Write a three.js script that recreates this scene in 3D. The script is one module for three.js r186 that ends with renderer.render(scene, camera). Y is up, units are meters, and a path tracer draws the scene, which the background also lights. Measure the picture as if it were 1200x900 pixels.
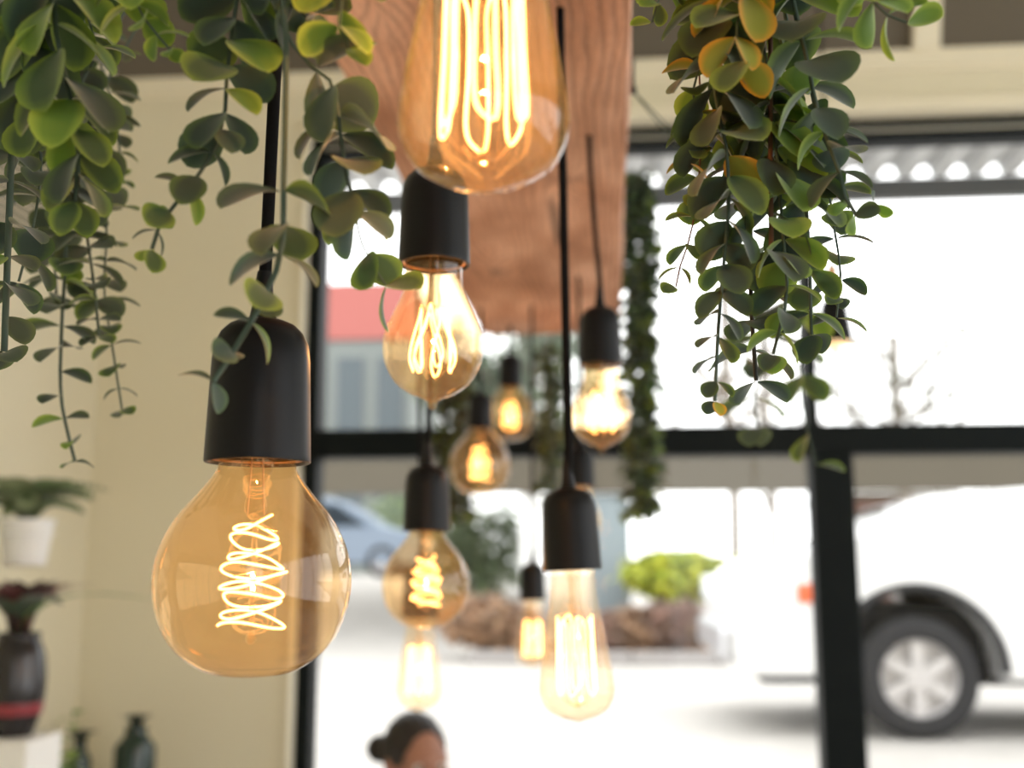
import * as THREE from 'three';
import { RoundedBoxGeometry } from 'three/addons/geometries/RoundedBoxGeometry.js';
import { mergeGeometries, mergeVertices } from 'three/addons/utils/BufferGeometryUtils.js';
import { MarchingCubes } from 'three/addons/objects/MarchingCubes.js';
import { ImprovedNoise } from 'three/addons/math/ImprovedNoise.js';
import { RectAreaLightUniformsLib } from 'three/addons/lights/RectAreaLightUniformsLib.js';

// ------------------------------------------------------------------ camera, sky, exposure
const F = 1300, W = 1200, H = 900;                       // focal length in photo pixels
const YAW = 4.9 * Math.PI / 180, PITCH = 9.43 * Math.PI / 180;
const scene = new THREE.Scene();
const camera = new THREE.PerspectiveCamera(2 * Math.atan(H / 2 / F) * 180 / Math.PI, 4 / 3, 0.03, 300);
camera.position.set(0, 1.6, 0);
camera.rotation.order = 'YXZ';
camera.rotation.set(PITCH, YAW, 0);
camera.updateMatrixWorld(true);
camera.focus = 0.61;
camera.userData.fStop = camera.getFocalLength() / 8.0;   // opening of 8 mm
const renderer = new THREE.WebGLRenderer();
renderer.toneMapping = THREE.LinearToneMapping;
renderer.toneMappingExposure = 0.94;
renderer.shadowMap.enabled = true;
RectAreaLightUniformsLib.init();
scene.background = new THREE.Color(1.0, 1.0, 1.0);        // evenly overcast sky
scene.backgroundIntensity = 3.6;
const LAMP = 0.035;                                        // candela of one filament bulb, in the sky's units

// ------------------------------------------------------------------ helpers
let seed = 12345;
const rnd = () => { seed = (seed * 1664525 + 1013904223) >>> 0; return seed / 4294967296; };
const rr = (a, b) => a + (b - a) * rnd();
const V = (x, y, z) => new THREE.Vector3(x, y, z);
const perlin = new ImprovedNoise();
const ss = (a, b, x) => { const t = Math.min(1, Math.max(0, (x - a) / (b - a))); return t * t * (3 - 2 * t); };
// a photo pixel at a depth along the view axis, or where its ray meets a plane of the room
const P = (px, py, d) => V((px - W / 2) / F * d, -(py - H / 2) / F * d, -d).applyMatrix4(camera.matrixWorld);
function onPlane(axis, px, py, value) {
  const o = camera.position, q = P(px, py, 1).sub(o);
  return o.clone().addScaledVector(q, (value - o[axis]) / q[axis]);
}
const used = {};
function numbered(n) { used[n] = (used[n] ?? -1) + 1; return used[n] ? n + '_' + String(used[n]).padStart(3, '0') : n; }
function shadow(m) { m.castShadow = true; m.receiveShadow = true; return m; }
function tag(o, label, category, group, kind) {
  o.userData.label = label; o.userData.category = category;
  if (group) o.userData.group = group;
  if (kind) o.userData.kind = kind;
  return o;
}
function thing(name, label, category, pos = V(0, 0, 0), turn = 0, group) {
  const g = new THREE.Group(); g.name = numbered(name); g.position.copy(pos); g.rotation.y = turn;
  tag(g, label, category, group); scene.add(g); return g;
}
function part(name, geo, mat, parent) { const m = shadow(new THREE.Mesh(geo, mat)); m.name = name; parent.add(m); return m; }
function struct(name, geo, mat, label, category = 'structure') {
  const m = shadow(new THREE.Mesh(geo, mat)); m.name = numbered(name); tag(m, label, category, null, 'structure'); scene.add(m); return m;
}
function structGroup(name, label, category) { const g = new THREE.Group(); g.name = numbered(name); tag(g, label, category, null, 'structure'); scene.add(g); return g; }
const clean = (g) => { g = g.index ? g.toNonIndexed() : g; for (const k of Object.keys(g.attributes)) if (!['position', 'normal', 'uv', 'color'].includes(k)) g.deleteAttribute(k); return g; };
const merge = (list) => mergeGeometries(list.map(clean));
// box from corner to corner, uv in metres
function box(x0, x1, y0, y1, z0, z1, bevel = 0) {
  const sx = Math.abs(x1 - x0), sy = Math.abs(y1 - y0), sz = Math.abs(z1 - z0);
  const g = bevel ? new RoundedBoxGeometry(sx, sy, sz, 2, bevel) : new THREE.BoxGeometry(sx, sy, sz);
  g.translate((x0 + x1) / 2, (y0 + y1) / 2, (z0 + z1) / 2);
  return uvBox(g);
}
function uvBox(g) {
  const p = g.attributes.position, n = g.attributes.normal, uv = new Float32Array(p.count * 2);
  for (let i = 0; i < p.count; i++) {
    const ax = Math.abs(n.getX(i)), ay = Math.abs(n.getY(i)), az = Math.abs(n.getZ(i));
    if (ax >= ay && ax >= az) { uv[2 * i] = p.getZ(i); uv[2 * i + 1] = p.getY(i); }
    else if (ay >= az) { uv[2 * i] = p.getX(i); uv[2 * i + 1] = p.getZ(i); }
    else { uv[2 * i] = p.getX(i); uv[2 * i + 1] = p.getY(i); }
  }
  g.setAttribute('uv', new THREE.BufferAttribute(uv, 2)); return g;
}
function lathe(pts, seg = 48, smooth = 0) {
  let v = pts.map(([r, y]) => new THREE.Vector2(Math.max(r, 0), y));
  if (smooth) { v = new THREE.SplineCurve(v).getPoints(smooth); v.forEach((q) => { q.x = Math.max(q.x, 0); }); }
  return new THREE.LatheGeometry(v, seg);
}
function tube(points, r, seg = 0, radial = 8, type = 'centripetal') {
  return new THREE.TubeGeometry(new THREE.CatmullRomCurve3(points, false, type), seg || points.length * 6, r, radial, false);
}
function rod(a, b, r0, r1 = r0, seg = 10) {
  const d = b.clone().sub(a), g = new THREE.CylinderGeometry(r1, r0, d.length(), seg);
  g.applyQuaternion(new THREE.Quaternion().setFromUnitVectors(V(0, 1, 0), d.clone().normalize()));
  return g.translate((a.x + b.x) / 2, (a.y + b.y) / 2, (a.z + b.z) / 2);
}
function dataTex(w, h, fn, srgb = true) {
  const a = new Uint8Array(w * h * 4);
  for (let y = 0; y < h; y++) for (let x = 0; x < w; x++) {
    const c = fn(x / w, y / h); const i = (y * w + x) * 4;
    a[i] = c[0]; a[i + 1] = c[1]; a[i + 2] = c[2]; a[i + 3] = 255;
  }
  const t = new THREE.DataTexture(a, w, h, THREE.RGBAFormat);
  t.wrapS = t.wrapT = THREE.RepeatWrapping; t.magFilter = THREE.LinearFilter; t.minFilter = THREE.LinearFilter;
  if (srgb) t.colorSpace = THREE.SRGBColorSpace;
  t.needsUpdate = true; return t;
}
const lin = (r, g, b) => new THREE.Color().setRGB(r, g, b);
const std = (c, roughness = 0.8, extra = {}) => new THREE.MeshStandardMaterial({ color: c, roughness, side: THREE.DoubleSide, ...extra });
const phys = (c, roughness, extra = {}) => new THREE.MeshPhysicalMaterial({ color: c, roughness, side: THREE.DoubleSide, ...extra });

// ------------------------------------------------------------------ materials
const fbm = (x, y, z) => perlin.noise(x, y, z) + 0.5 * perlin.noise(2 * x, 2 * y, z + 7) + 0.25 * perlin.noise(4 * x, 4 * y, z + 13);
const plasterBump = dataTex(512, 512, (u, v) => { const n = 128 + 60 * fbm(u * 32, v * 32, 1.5) + rr(-14, 14); return [n, n, n]; }, false);
plasterBump.repeat.set(1.2, 1.2);
const concreteMap = dataTex(512, 512, (u, v) => { const n = 8 * fbm(u * 6, v * 6, 3.2) + 7 * fbm(u * 40, v * 40, 9.1) + rr(-6, 6); return [196 + n, 192 + n, 186 + n]; });
concreteMap.repeat.set(0.4, 0.4);
const M = {
  wall: std(lin(0.72, 0.665, 0.50), 0.85, { bumpMap: plasterBump, bumpScale: 0.0012 }),
  trim: std(lin(0.8, 0.735, 0.57), 0.6),
  ceiling: std(lin(0.125, 0.105, 0.078), 0.9, { bumpMap: plasterBump, bumpScale: 0.001 }),
  floor: std(lin(1, 1, 1), 0.6, { map: concreteMap }),
  asphalt: std(lin(0.8, 0.8, 0.8), 0.95, { map: concreteMap }),
  frame: phys(lin(0.005, 0.0075, 0.008), 0.5, { specularIntensity: 0.2 }),
  pane: phys(lin(0.98, 0.99, 0.985), 0.0, { transmission: 1, thickness: 0, ior: 1.5, specularIntensity: 0.4 }),
  black: phys(lin(0.0045, 0.0052, 0.0068), 0.42, { specularIntensity: 0.4 }),
  cord: phys(lin(0.006, 0.006, 0.0066), 0.85, { specularIntensity: 0.2 }),
  brass: std(lin(0.72, 0.42, 0.2), 0.3, { metalness: 1 }),
  wire: std(lin(0.62, 0.42, 0.3), 0.35, { metalness: 1 }),
  clearGlass: phys(lin(0.98, 0.93, 0.86), 0.02, { transmission: 1, thickness: 0, ior: 1.5 }),
  amber: phys(lin(0.985, 0.83, 0.60), 0.0, { transmission: 0.98, thickness: 0, ior: 1.5 }),
  amberPale: phys(lin(0.985, 0.85, 0.62), 0.0, { transmission: 0.98, thickness: 0, ior: 1.5 }),
  amberFaint: phys(lin(0.985, 0.90, 0.76), 0.0, { transmission: 0.98, thickness: 0, ior: 1.5 }),
  filament: std(lin(0.1, 0.05, 0.02), 0.6, { emissive: lin(1, 0.5, 0.17), emissiveIntensity: 12 }),
  white: std(lin(0.8, 0.8, 0.78), 0.5),
  potBlack: std(lin(0.018, 0.016, 0.018), 0.2),
  soil: std(lin(0.035, 0.025, 0.018), 1),
};

// rough sawn fir: grain along u, knots, drying cracks, weathered patches
const knots = [[0.16, 0.3, 0.05], [0.30, 0.72, 0.035], [0.47, 0.24, 0.06], [0.55, 0.66, 0.04], [0.68, 0.42, 0.05], [0.80, 0.8, 0.04], [0.90, 0.25, 0.045]];
function woodAt(u, v) {                                   // u 0..1 over 3.4 m, v 0..1 over 0.34 m
  let w = v * 9 + 0.5 * perlin.noise(u * 9, v * 3, 0.3) + 0.14 * perlin.noise(u * 40, v * 9, 4), k = 0;
  for (const [ku, kv, kr] of knots) {
    const dx = (u - ku) * 10 * 0.5, dy = v - kv, r2 = dx * dx + dy * dy, e = Math.exp(-r2 / (kr * kr * 6));
    w += e * (dy > 0 ? 1 : -1) * 0.9; k = Math.max(k, Math.exp(-r2 / (kr * kr * 0.5)));
  }
  const ring = 0.5 + 0.5 * Math.sin(w * 6.283 * 3.1), late = Math.pow(ring, 3);
  const fibre = perlin.noise(u * 260, v * 170, 2.2) * 0.5 + perlin.noise(u * 60, v * 90, 8.2) * 0.5;
  const patch = fbm(u * 14, v * 3.2, 5.7), crack = ss(0.035, 0.0, Math.abs(v - 0.64 - 0.02 * perlin.noise(u * 12, 0.5, 9))) * ss(0.0, 0.12, perlin.noise(u * 7, 3.3, 1.1) + 0.1);
  return { late, fibre, patch, k, crack };
}
const woodMap = dataTex(2048, 512, (u, v) => {
  const q = woodAt(u, v), l = 0.95 - 0.13 * q.late + 0.14 * q.fibre + 0.2 * q.patch - 0.3 * q.k - 0.4 * q.crack;
  return [Math.min(255, 238 * l), Math.min(255, (186 + 16 * q.patch) * l), Math.min(255, (156 + 26 * q.patch) * l)];
});
const woodBump = dataTex(2048, 512, (u, v) => { const q = woodAt(u, v), n = 150 - 45 * q.late + 50 * q.fibre - 90 * q.crack; return [n, n, n]; }, false);
M.wood = std(lin(0.80, 0.74, 0.69), 0.75, { map: woodMap, bumpMap: woodBump, bumpScale: 0.0025 });

// ------------------------------------------------------------------ room shell
const ZW = -3.25, ZO = -3.47;                             // inner and outer face of the window wall
const XL = onPlane('z', 110, 500, ZW).x;                  // left wall
const XR = 3.4, ZB = 3.6;
const YR = onPlane('z', 1150, 57, ZW).y;                  // rail above the window, where the sloped soffit starts
const YC = YR + 0.62;                                     // ceiling
const wx0 = onPlane('z', 343, 620, ZW).x, wx1 = 2.5;      // window opening
const wyTop = onPlane('z', 1000, 132, ZW).y, wyBot = 0.78;
const BY = P(690, 146, 1.35).y;                           // underside of the beam
struct('floor', box(XL - 0.2, XR + 0.2, -0.15, 0, ZO, ZB + 0.2), M.floor, 'pale polished concrete cafe floor', 'floor');
struct('ceiling', box(XL - 0.2, XR + 0.2, YC, YC + 0.15, ZO, ZB + 0.2), M.wall, 'pale ceiling above the sloped taupe soffit', 'ceiling');
struct('wall_front', merge([box(XL - 0.2, wx0, 0, YC, ZO, ZW), box(wx1, XR + 0.2, 0, YC, ZO, ZW), box(wx0, wx1, wyTop, YC, ZO, ZW), box(wx0, wx1, 0, wyBot, ZO, ZW)]), M.wall, 'beige painted wall around the big shop window', 'wall');
struct('wall_left', box(XL - 0.2, XL, 0, YC, ZW, ZB), M.wall, 'beige painted side wall carrying the slotted grille', 'wall');
// the other walls stand behind and beside the camera, with windows that show as reflections in the bulbs
struct('wall_right', merge([box(XR, XR + 0.2, 0, 0.5, ZW, ZB), box(XR, XR + 0.2, 3.2, YC, ZW, ZB), box(XR, XR + 0.2, 0.5, 3.2, ZW, -2.8), box(XR, XR + 0.2, 0.5, 3.2, 2.9, ZB)]), M.wall, 'beige painted wall opposite the grille wall', 'wall');
struct('wall_back', merge([box(XL - 0.2, XR + 0.2, 0, 0.5, ZB, ZB + 0.2), box(XL - 0.2, XR + 0.2, 3.2, YC, ZB, ZB + 0.2), box(XL - 0.2, 0.5, 0.5, 3.2, ZB, ZB + 0.2), box(2.2, XR + 0.2, 0.5, 3.2, ZB, ZB + 0.2)]), M.wall, 'beige painted back wall of the cafe', 'wall');
function simpleWindow(n, label, horizontal, a0, a1, y0, y1, at, div) {
  const g = structGroup('window_' + n, label, 'window'), bars = [];
  const b = (u0, u1, v0, v1) => (horizontal ? box(u0, u1, v0, v1, at - 0.03, at + 0.03) : box(at - 0.03, at + 0.03, v0, v1, u0, u1));
  bars.push(b(a0, a1, y0, y0 + 0.06), b(a0, a1, y1 - 0.06, y1), b(a0, a0 + 0.06, y0 + 0.06, y1 - 0.06), b(a1 - 0.06, a1, y0 + 0.06, y1 - 0.06));
  const w = (a1 - a0) / div;
  for (let i = 1; i < div; i++) bars.push(b(a0 + w * i - 0.025, a0 + w * i + 0.025, y0 + 0.06, y1 - 0.06));
  part('window_frame', merge(bars), M.frame, g);
  for (let i = 0; i < div; i++) {
    const p = new THREE.PlaneGeometry(w - 0.05, y1 - y0 - 0.12); if (!horizontal) p.rotateY(Math.PI / 2);
    const c = a0 + w * (i + 0.5); p.translate(horizontal ? c : at, (y0 + y1) / 2, horizontal ? at : c);
    part('pane', p, M.pane, g);
  }
}
simpleWindow(2, 'five-part window in the wall opposite the grille', false, -2.8, 2.9, 0.5, 3.2, XR + 0.1, 5);
simpleWindow(3, 'two-part window in the back wall', true, 0.5, 2.2, 0.5, 3.2, ZB + 0.1, 2);

// front window
{
  const g = structGroup('window_1', 'large black-framed shop window with transom and dark post', 'window');
  const z0 = ZW - 0.14, z1 = ZW - 0.05, t = 0.05;
  const fx0 = onPlane('z', 352, 620, ZW - 0.05).x, gx0 = onPlane('z', 369, 620, ZW - 0.05).x;
  const ty1 = onPlane('z', 780, 500, z1).y, ty0 = onPlane('z', 780, 534, z1).y;
  const mx0 = onPlane('z', 951, 560, z1).x, mx1 = onPlane('z', 1000, 560, z1).x, ux0 = onPlane('z', 946, 470, z1).x, ux1 = onPlane('z', 959, 470, z1).x;
  const hy = onPlane('z', 1000, 163, z1).y, hy1 = onPlane('z', 1000, 154, z1).y;
  part('reveal_trim', merge([box(wx0, fx0, wyBot, wyTop, z0, ZW + 0.012), box(wx0, wx1, wyTop - 0.004, wyTop + 0.035, z1, ZW + 0.02)]), M.trim, g);
  part('side_frame', merge([box(fx0, gx0, wyBot, wyTop, z0, z1), box(wx1 - t, wx1, wyBot, wyTop, z0, z1)]), M.frame, g);
  const head = part('head_frame', box(gx0, wx1 - t, hy1, wyTop, z0, z1), M.frame, g);
  part('glazing_bead', box(gx0, wx1 - t, hy1 - 0.004, hy1 + 0.004, z1 - 0.012, z1 + 0.006), std(lin(0.6, 0.6, 0.6), 0.3, { metalness: 1 }), head);
  part('lower_head_frame', box(gx0, wx1 - t, hy, hy1 - 0.004, z0, z1 - 0.012), M.frame, g);
  part('transom', box(gx0, wx1 - t, ty0, ty1, z0, z1 + 0.02, 0.006), M.frame, g);
  part('post', box(mx0, mx1, wyBot, ty0, z0, z1 + 0.015, 0.006), M.frame, g);
  part('upper_mullion', box(ux0, ux1, ty1, hy, z0, z1), M.frame, g);
  part('sill', box(wx0, wx1, wyBot - 0.02, wyBot + 0.03, z0, ZW + 0.05, 0.006), M.frame, g);
  const zp = (z0 + z1) / 2;
  for (const [x0, x1, y0, y1] of [[gx0, ux0, ty1, hy], [ux1, wx1 - t, ty1, hy], [gx0, mx0, wyBot + 0.03, ty0], [mx1, wx1 - t, wyBot + 0.03, ty0]])
    part('pane', new THREE.PlaneGeometry(x1 - x0, y1 - y0).translate((x0 + x1) / 2, (y0 + y1) / 2, zp), M.pane, g);
}
// crown moulding and ceiling battens
const cy = onPlane('z', 1150, 77, ZW).y, SL = 0.2;         // the soffit leans into the room by SL
struct('trim_1', merge([box(XL, XR, cy, YR, ZW, ZW + 0.018), box(XL, XR, cy - 0.012, cy, ZW, ZW + 0.008)]), M.trim, 'cream rail board along the top of the window wall', 'trim');
{
  const g = structGroup('ceiling_soffit', 'taupe sloped soffit with cream battens above the window', 'soffit');
  const lean = Math.atan(SL / (YC - YR)), hh = Math.hypot(SL, YC - YR);
  const tilt = (q) => q.rotateX(lean).translate(0, YR, ZW);
  part('panel', tilt(box(XL, XR, 0, hh, -0.02, 0)), M.ceiling, g);
  for (const [px, pw] of [[1082, 32], [127, 17]]) {
    const u = onPlane('z', px - pw / 2, 45, ZW).x, v = onPlane('z', px + pw / 2, 45, ZW).x;
    part('batten', tilt(box(u, v, 0.002, hh, 0, 0.03, 0.003)), M.trim, g);
  }
}

// slotted grille on the left wall
{
  const a = onPlane('x', 64, 200, XL), zN = a.z + 0.62, y1 = onPlane('x', 0, 52, XL).y, y0 = onPlane('x', 64, 306, XL).y;
  const g = thing('air_grille', 'black air grille with pale horizontal slats high on the side wall', 'grille', V(XL, y0, a.z));
  part('backing', box(0.001, 0.004, 0, y1 - y0, 0, zN - a.z), M.cord, g);
  part('surround', merge([box(0, 0.022, -0.012, 0, -0.012, zN - a.z + 0.012), box(0, 0.022, y1 - y0, y1 - y0 + 0.012, -0.012, zN - a.z + 0.012), box(0, 0.022, 0, y1 - y0, -0.012, 0), box(0, 0.022, 0, y1 - y0, zN - a.z, zN - a.z + 0.012)]), M.trim, g);
  const n = 20, dy = (y1 - y0) / n, slat = box(0.008, 0.018, -dy * 0.17, dy * 0.17, 0, zN - a.z);
  for (let i = 0; i < n; i++) part('slat', slat, M.trim, g).position.y = dy * (i + 0.5);
}
console.log('room', { XL, YC, BY, wx0, wyTop });

// ------------------------------------------------------------------ beam
const bxr = onPlane('y', 745, 0, BY).x, bxl = onPlane('y', 350, 0, BY).x, bzf = onPlane('y', 640, 391, BY).z, BZ0 = 0.9, BT = 0.13;
{
  const g = thing('hanging_beam', 'long rough-sawn timber beam hung flat below the ceiling', 'beam', V(0, BY, 0));
  const nx = 10, nz = 90, wd = bxr - bxl, ln = BZ0 - bzf;
  const b = new THREE.BoxGeometry(wd, BT, ln, nx, 4, nz), p = b.attributes.position, uv = b.attributes.uv, n = b.attributes.normal;
  for (let i = 0; i < p.count; i++) {
    const x = p.getX(i), y = p.getY(i), z = p.getZ(i), e = Math.abs(x) > wd / 2 - 1e-4 ? 1 : 0, f = Math.abs(y) > BT / 2 - 1e-4 ? 1 : 0;
    const wob = 0.004 * perlin.noise(z * 3, y * 6, x > 0 ? 2 : 9) + 0.0016 * perlin.noise(z * 17, y * 20, x > 0 ? 3 : 5);
    p.setX(i, x + e * (wob - (f ? Math.sign(x) * 0.004 : 0)));
    p.setY(i, y + f * (0.0012 * perlin.noise(x * 20, z * 9, 3) - (e ? Math.sign(y) * 0.004 : 0)));
    const side = Math.abs(n.getX(i)) > 0.5, end = Math.abs(n.getZ(i)) > 0.5;
    uv.setXY(i, end ? 0.5 + y / 34 : (z + ln / 2) / 3.4, end ? 0.5 + x / 0.34 : side ? y / 0.34 + 0.15 : x / 0.34 + 0.5);
  }
  b.computeVertexNormals(); b.translate((bxl + bxr) / 2, BT / 2, (BZ0 + bzf) / 2);
  part('timber', b, M.wood, g);
  for (const z of [BZ0 - 0.3, bzf + 0.35]) for (const s of [-1, 1]) {
    const x = (bxl + bxr) / 2 + s * 0.1;
    part('hanger_rod', merge([rod(V(x, BT - 0.002, z), V(x, YC - BY, z), 0.006), lathe([[0, 0], [0.022, 0], [0.022, 0.006], [0, 0.006]], 20).translate(x, BT, z)]), M.black, g);
  }
}

// ------------------------------------------------------------------ pendant bulbs
const glassProfiles = {
  globe: [[0.0178, 0.012], [0.0186, 0], [0.0205, -0.006], [0.0275, -0.0155], [0.0375, -0.0275], [0.0448, -0.042], [0.0475, -0.0565], [0.0455, -0.073], [0.0375, -0.0895], [0.0235, -0.1003], [0.010, -0.1036], [0, -0.104]],
  pear: [[0.0185, 0.012], [0.0205, 0], [0.0206, -0.012], [0.0225, -0.022], [0.0285, -0.036], [0.0343, -0.050], [0.0358, -0.060], [0.034, -0.073], [0.027, -0.086], [0.016, -0.0945], [0.007, -0.0982], [0.0036, -0.101], [0.0029, -0.104], [0, -0.1062]],
  teardrop: [[0.0175, 0.012], [0.0192, 0], [0.0196, -0.012], [0.0215, -0.03], [0.0257, -0.055], [0.0302, -0.08], [0.0330, -0.0985], [0.0322, -0.109], [0.0265, -0.1195], [0.016, -0.126], [0.007, -0.1288], [0.003, -0.1303], [0, -0.131]],
};
const glassGeo = Object.fromEntries(Object.entries(glassProfiles).map(([k, p]) => [k, lathe(p, 64, 60)]));
const holderGeo = lathe([[0.0055, 0.001], [0.0115, 0], [0.0165, -0.0022], [0.0205, -0.0062], [0.0232, -0.012], [0.0243, -0.02], [0.0248, -0.034], [0.026, -0.068], [0.0261, -0.0712], [0.0255, -0.0718], [0.0236, -0.0716], [0.0232, -0.069], [0.0228, -0.046], [0.005, -0.043]], 64);
const reliefGeo = lathe([[0.0036, 0.026], [0.0042, 0.022], [0.005, 0.012], [0.0066, 0.003], [0.0082, -0.001]], 24);
const lipGeo = lathe([[0.0212, 0.0006], [0.0226, -0.0004], [0.0232, 0.0006], [0.0226, 0.0016], [0.0212, 0.0006]], 48);
function filamentPoints(kind) {
  const pts = [];
  if (kind === 'globe') {
    for (let i = 0; i <= 150; i++) {
      const t = i / 150, a = t * Math.PI * 2 * 7.4 + 0.6, r = (0.0085 + 0.0062 * Math.min(1, t * 2.4)) * (1 + 0.09 * Math.sin(a * 2.3));
      pts.push(V(r * Math.cos(a), -0.029 - 0.052 * t + 0.0028 * Math.sin(a * 1.5 + 1), r * Math.sin(a)));
    }
  } else if (kind === 'pear') {
    const n = 7;
    for (let i = 0; i <= n * 14; i++) {
      const t = i / (n * 14), a = t * Math.PI * 2 * 0.97, c = Math.cos(t * Math.PI * 2 * n), s = Math.sin(t * Math.PI * 2 * n);
      const y = -0.0555 + 0.0235 * c - 0.0015 * Math.sin(3 * a), k = ss(-0.03, -0.072, y), low = ss(-0.068, -0.08, y);
      const r = 0.0095 + 0.0078 * k - 0.0035 * low;
      pts.push(V(r * Math.cos(a + 0.42 * s * k), y, r * Math.sin(a + 0.42 * s * k)));
    }
  } else {
    const n = 12, r0 = 0.0150, r1 = 0.0170;
    for (let i = 0; i < n; i++) {
      const a = i / n * Math.PI * 2 * 0.96 + 0.35, top = -0.0425 + 0.0035 * Math.sin(i * 2.1), bot = -0.1065 + 0.003 * Math.cos(i * 1.7), e = 0.09;
      const q = (y, r, o) => V(r * Math.cos(a + o), y, r * Math.sin(a + o));
      const col = [q(top - 0.001, r0, i % 2 ? e : -e), q(top - 0.006, r0 + 0.0003, 0), q((top + bot) / 2, (r0 + r1) / 2, 0.03), q(bot + 0.006, r1, 0), q(bot + 0.001, r1, i % 2 ? -e : e)];
      pts.push(...(i % 2 ? col.reverse() : col));
    }
  }
  return pts;
}
const filGeo = {}, wireGeo = {}, stemGeo = {};
for (const k of ['globe', 'pear', 'teardrop']) {
  const pts = filamentPoints(k);
  filGeo[k] = tube(pts, k === 'teardrop' ? 0.00072 : 0.00062, k === 'teardrop' ? 380 : pts.length * 3, 6);
  const end = { globe: -0.026, pear: -0.03, teardrop: -0.036 }[k], low = { globe: -0.086, pear: -0.06, teardrop: -0.117 }[k];
  stemGeo[k] = merge([lathe([[0.0085, 0.008], [0.0078, -0.002], [0.0045, -0.010], [0.0036, end + 0.012], [0.0052, end + 0.006], [0.0055, end + 0.002], [0.003, end - 0.002], [0, end - 0.0025]], 24, 30), rod(V(0, end, 0), V(0, low, 0), 0.0014, 0.0014, 8), new THREE.SphereGeometry(0.0026, 12, 8).translate(0, low, 0)]);
  const w = [rod(V(0.0025, 0.006, 0), V(0.004, end, 0), 0.0004), rod(V(-0.0025, 0.006, 0), V(-0.004, end, 0), 0.0004)];
  if (k === 'teardrop') for (let i = 0; i < 5; i++) {
    const a = (2 * i + 0.5) / 10 * Math.PI * 2 * 0.96 + 0.35, b = a + 0.6;
    w.push(tube([V(0, low, 0), V(0.008 * Math.cos(a), low + 0.0018, 0.008 * Math.sin(a)), V(0.0165 * Math.cos(a), -0.1065, 0.0165 * Math.sin(a))], 0.0003, 10, 5));
    w.push(tube([V(0, end, 0), V(0.008 * Math.cos(b), end - 0.001, 0.008 * Math.sin(b)), V(0.0148 * Math.cos(b), -0.0425, 0.0148 * Math.sin(b))], 0.0003, 10, 5));
  } else for (let i = 0; i < 5; i++) {
    const a = i / 5 * Math.PI * 2 + 0.3, y = k === 'globe' ? -0.034 - 0.011 * i : -0.032;
    w.push(rod(V(0, y + 0.002, 0), V(0.0105 * Math.cos(a), y, 0.0105 * Math.sin(a)), 0.0003, 0.0003, 5));
  }
  wireGeo[k] = merge(w);
}
function pendant(label, px, top, d, kind, glass, o = {}) {
  const at = P(px, top, d), s = o.scale ?? 1;
  const g = thing('pendant_lamp', label, 'pendant lamp', at, o.turn ?? 0, o.group);
  const h = BY - at.y;
  const lean = o.cord ?? [0, 0];
  part('cord', tube([V(0, 0.004, 0), V(0.0004, 0.03, 0), V(lean[0] * 0.3, h * 0.35, lean[1] * 0.3), V(lean[0] * 0.8, h * 0.75, lean[1] * 0.8), V(lean[0], h + 0.01, lean[1])], o.thick ?? 0.0032, 40, 10), M.cord, g);
  const hold = part('lamp_holder', holderGeo, M.black, g);
  part('cord_grip', reliefGeo, M.black, hold);
  part('threaded_lip', lipGeo.clone().translate(0, -0.0700, 0), M.brass, hold);
  const bulb = part('glass_bulb', glassGeo[kind], glass, g);
  bulb.position.y = -0.0712; bulb.scale.setScalar(s); bulb.scale.y *= o.sy ?? 1;
  if (s !== 1) { bulb.scale.set(s, s, s); }
  bulb.rotation.y = o.spin ?? 0;
  part('filament', filGeo[kind], M.filament, bulb);
  part('inner_stem', stemGeo[kind], M.clearGlass, bulb);
  part('support_wires', wireGeo[kind], M.wire, bulb);
  if (o.tilt) { hold.rotation.z = o.tilt; bulb.rotation.z = o.tilt; bulb.position.set(0.0712 * Math.sin(o.tilt), -0.0712 * Math.cos(o.tilt), 0); }
  const l = new THREE.PointLight(lin(1, 0.5, 0.19), LAMP * (o.power ?? 1)); l.name = 'filament_glow'; l.castShadow = true; l.shadow.radius = 0.06;
  l.position.set(0, bulb.position.y - (kind === 'teardrop' ? 0.075 : 0.056) * s, 0); g.add(l);
  return g;
}
pendant('amber globe bulb with loose spiral filament hanging in front of the beige wall', 308, 377, 0.563, 'globe', M.amber, { spin: 0.4, cord: [0.006, 0] });
pendant('large clear teardrop bulb with long straight filaments directly below the timber beam', 569, -326, 0.456, 'teardrop', M.amberPale, { spin: 0.2 });
pendant('amber pear-shaped bulb with pointed glass tip and criss-cross filament', 510, 200, 0.814, 'pear', M.amberPale, { spin: 0.1 });
pendant('clear teardrop bulb leaning slightly on a thick black cord in front of the planting bed', 666, 573, 0.994, 'teardrop', M.amberFaint, { tilt: 0.045, spin: 0.9, cord: [-0.004, 0], thick: 0.0042 });
pendant('amber globe bulb hanging just above the seated person', 501, 546, 1.229, 'globe', M.amber, { spin: 1.2, cord: [0.005, 0] });
pendant('pear-shaped bulb next to the trailing vine at the beam end', 703, 361, 1.35, 'pear', M.amberPale, { spin: 0.7, cord: [-0.011, 0] });
pendant('glowing teardrop bulb half hidden behind the amber globe over the seated person', 493, 664, 1.6, 'teardrop', M.amberFaint, { spin: 0.3, cord: [-0.012, 0] });
pendant('large amber globe bulb in front of the dark leafy vine near the window', 563, 462, 2.28, 'globe', M.amber, { scale: 1.3, spin: 0.5 });
pendant('pale yellow globe bulb hanging nearest the window', 598, 416, 2.46, 'globe', M.amberPale, { scale: 1.15, spin: 2 });
pendant('glowing teardrop bulb half hidden behind the leaning teardrop bulb', 624, 660, 2.2, 'teardrop', M.amberFaint, { spin: 1.5 });
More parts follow.
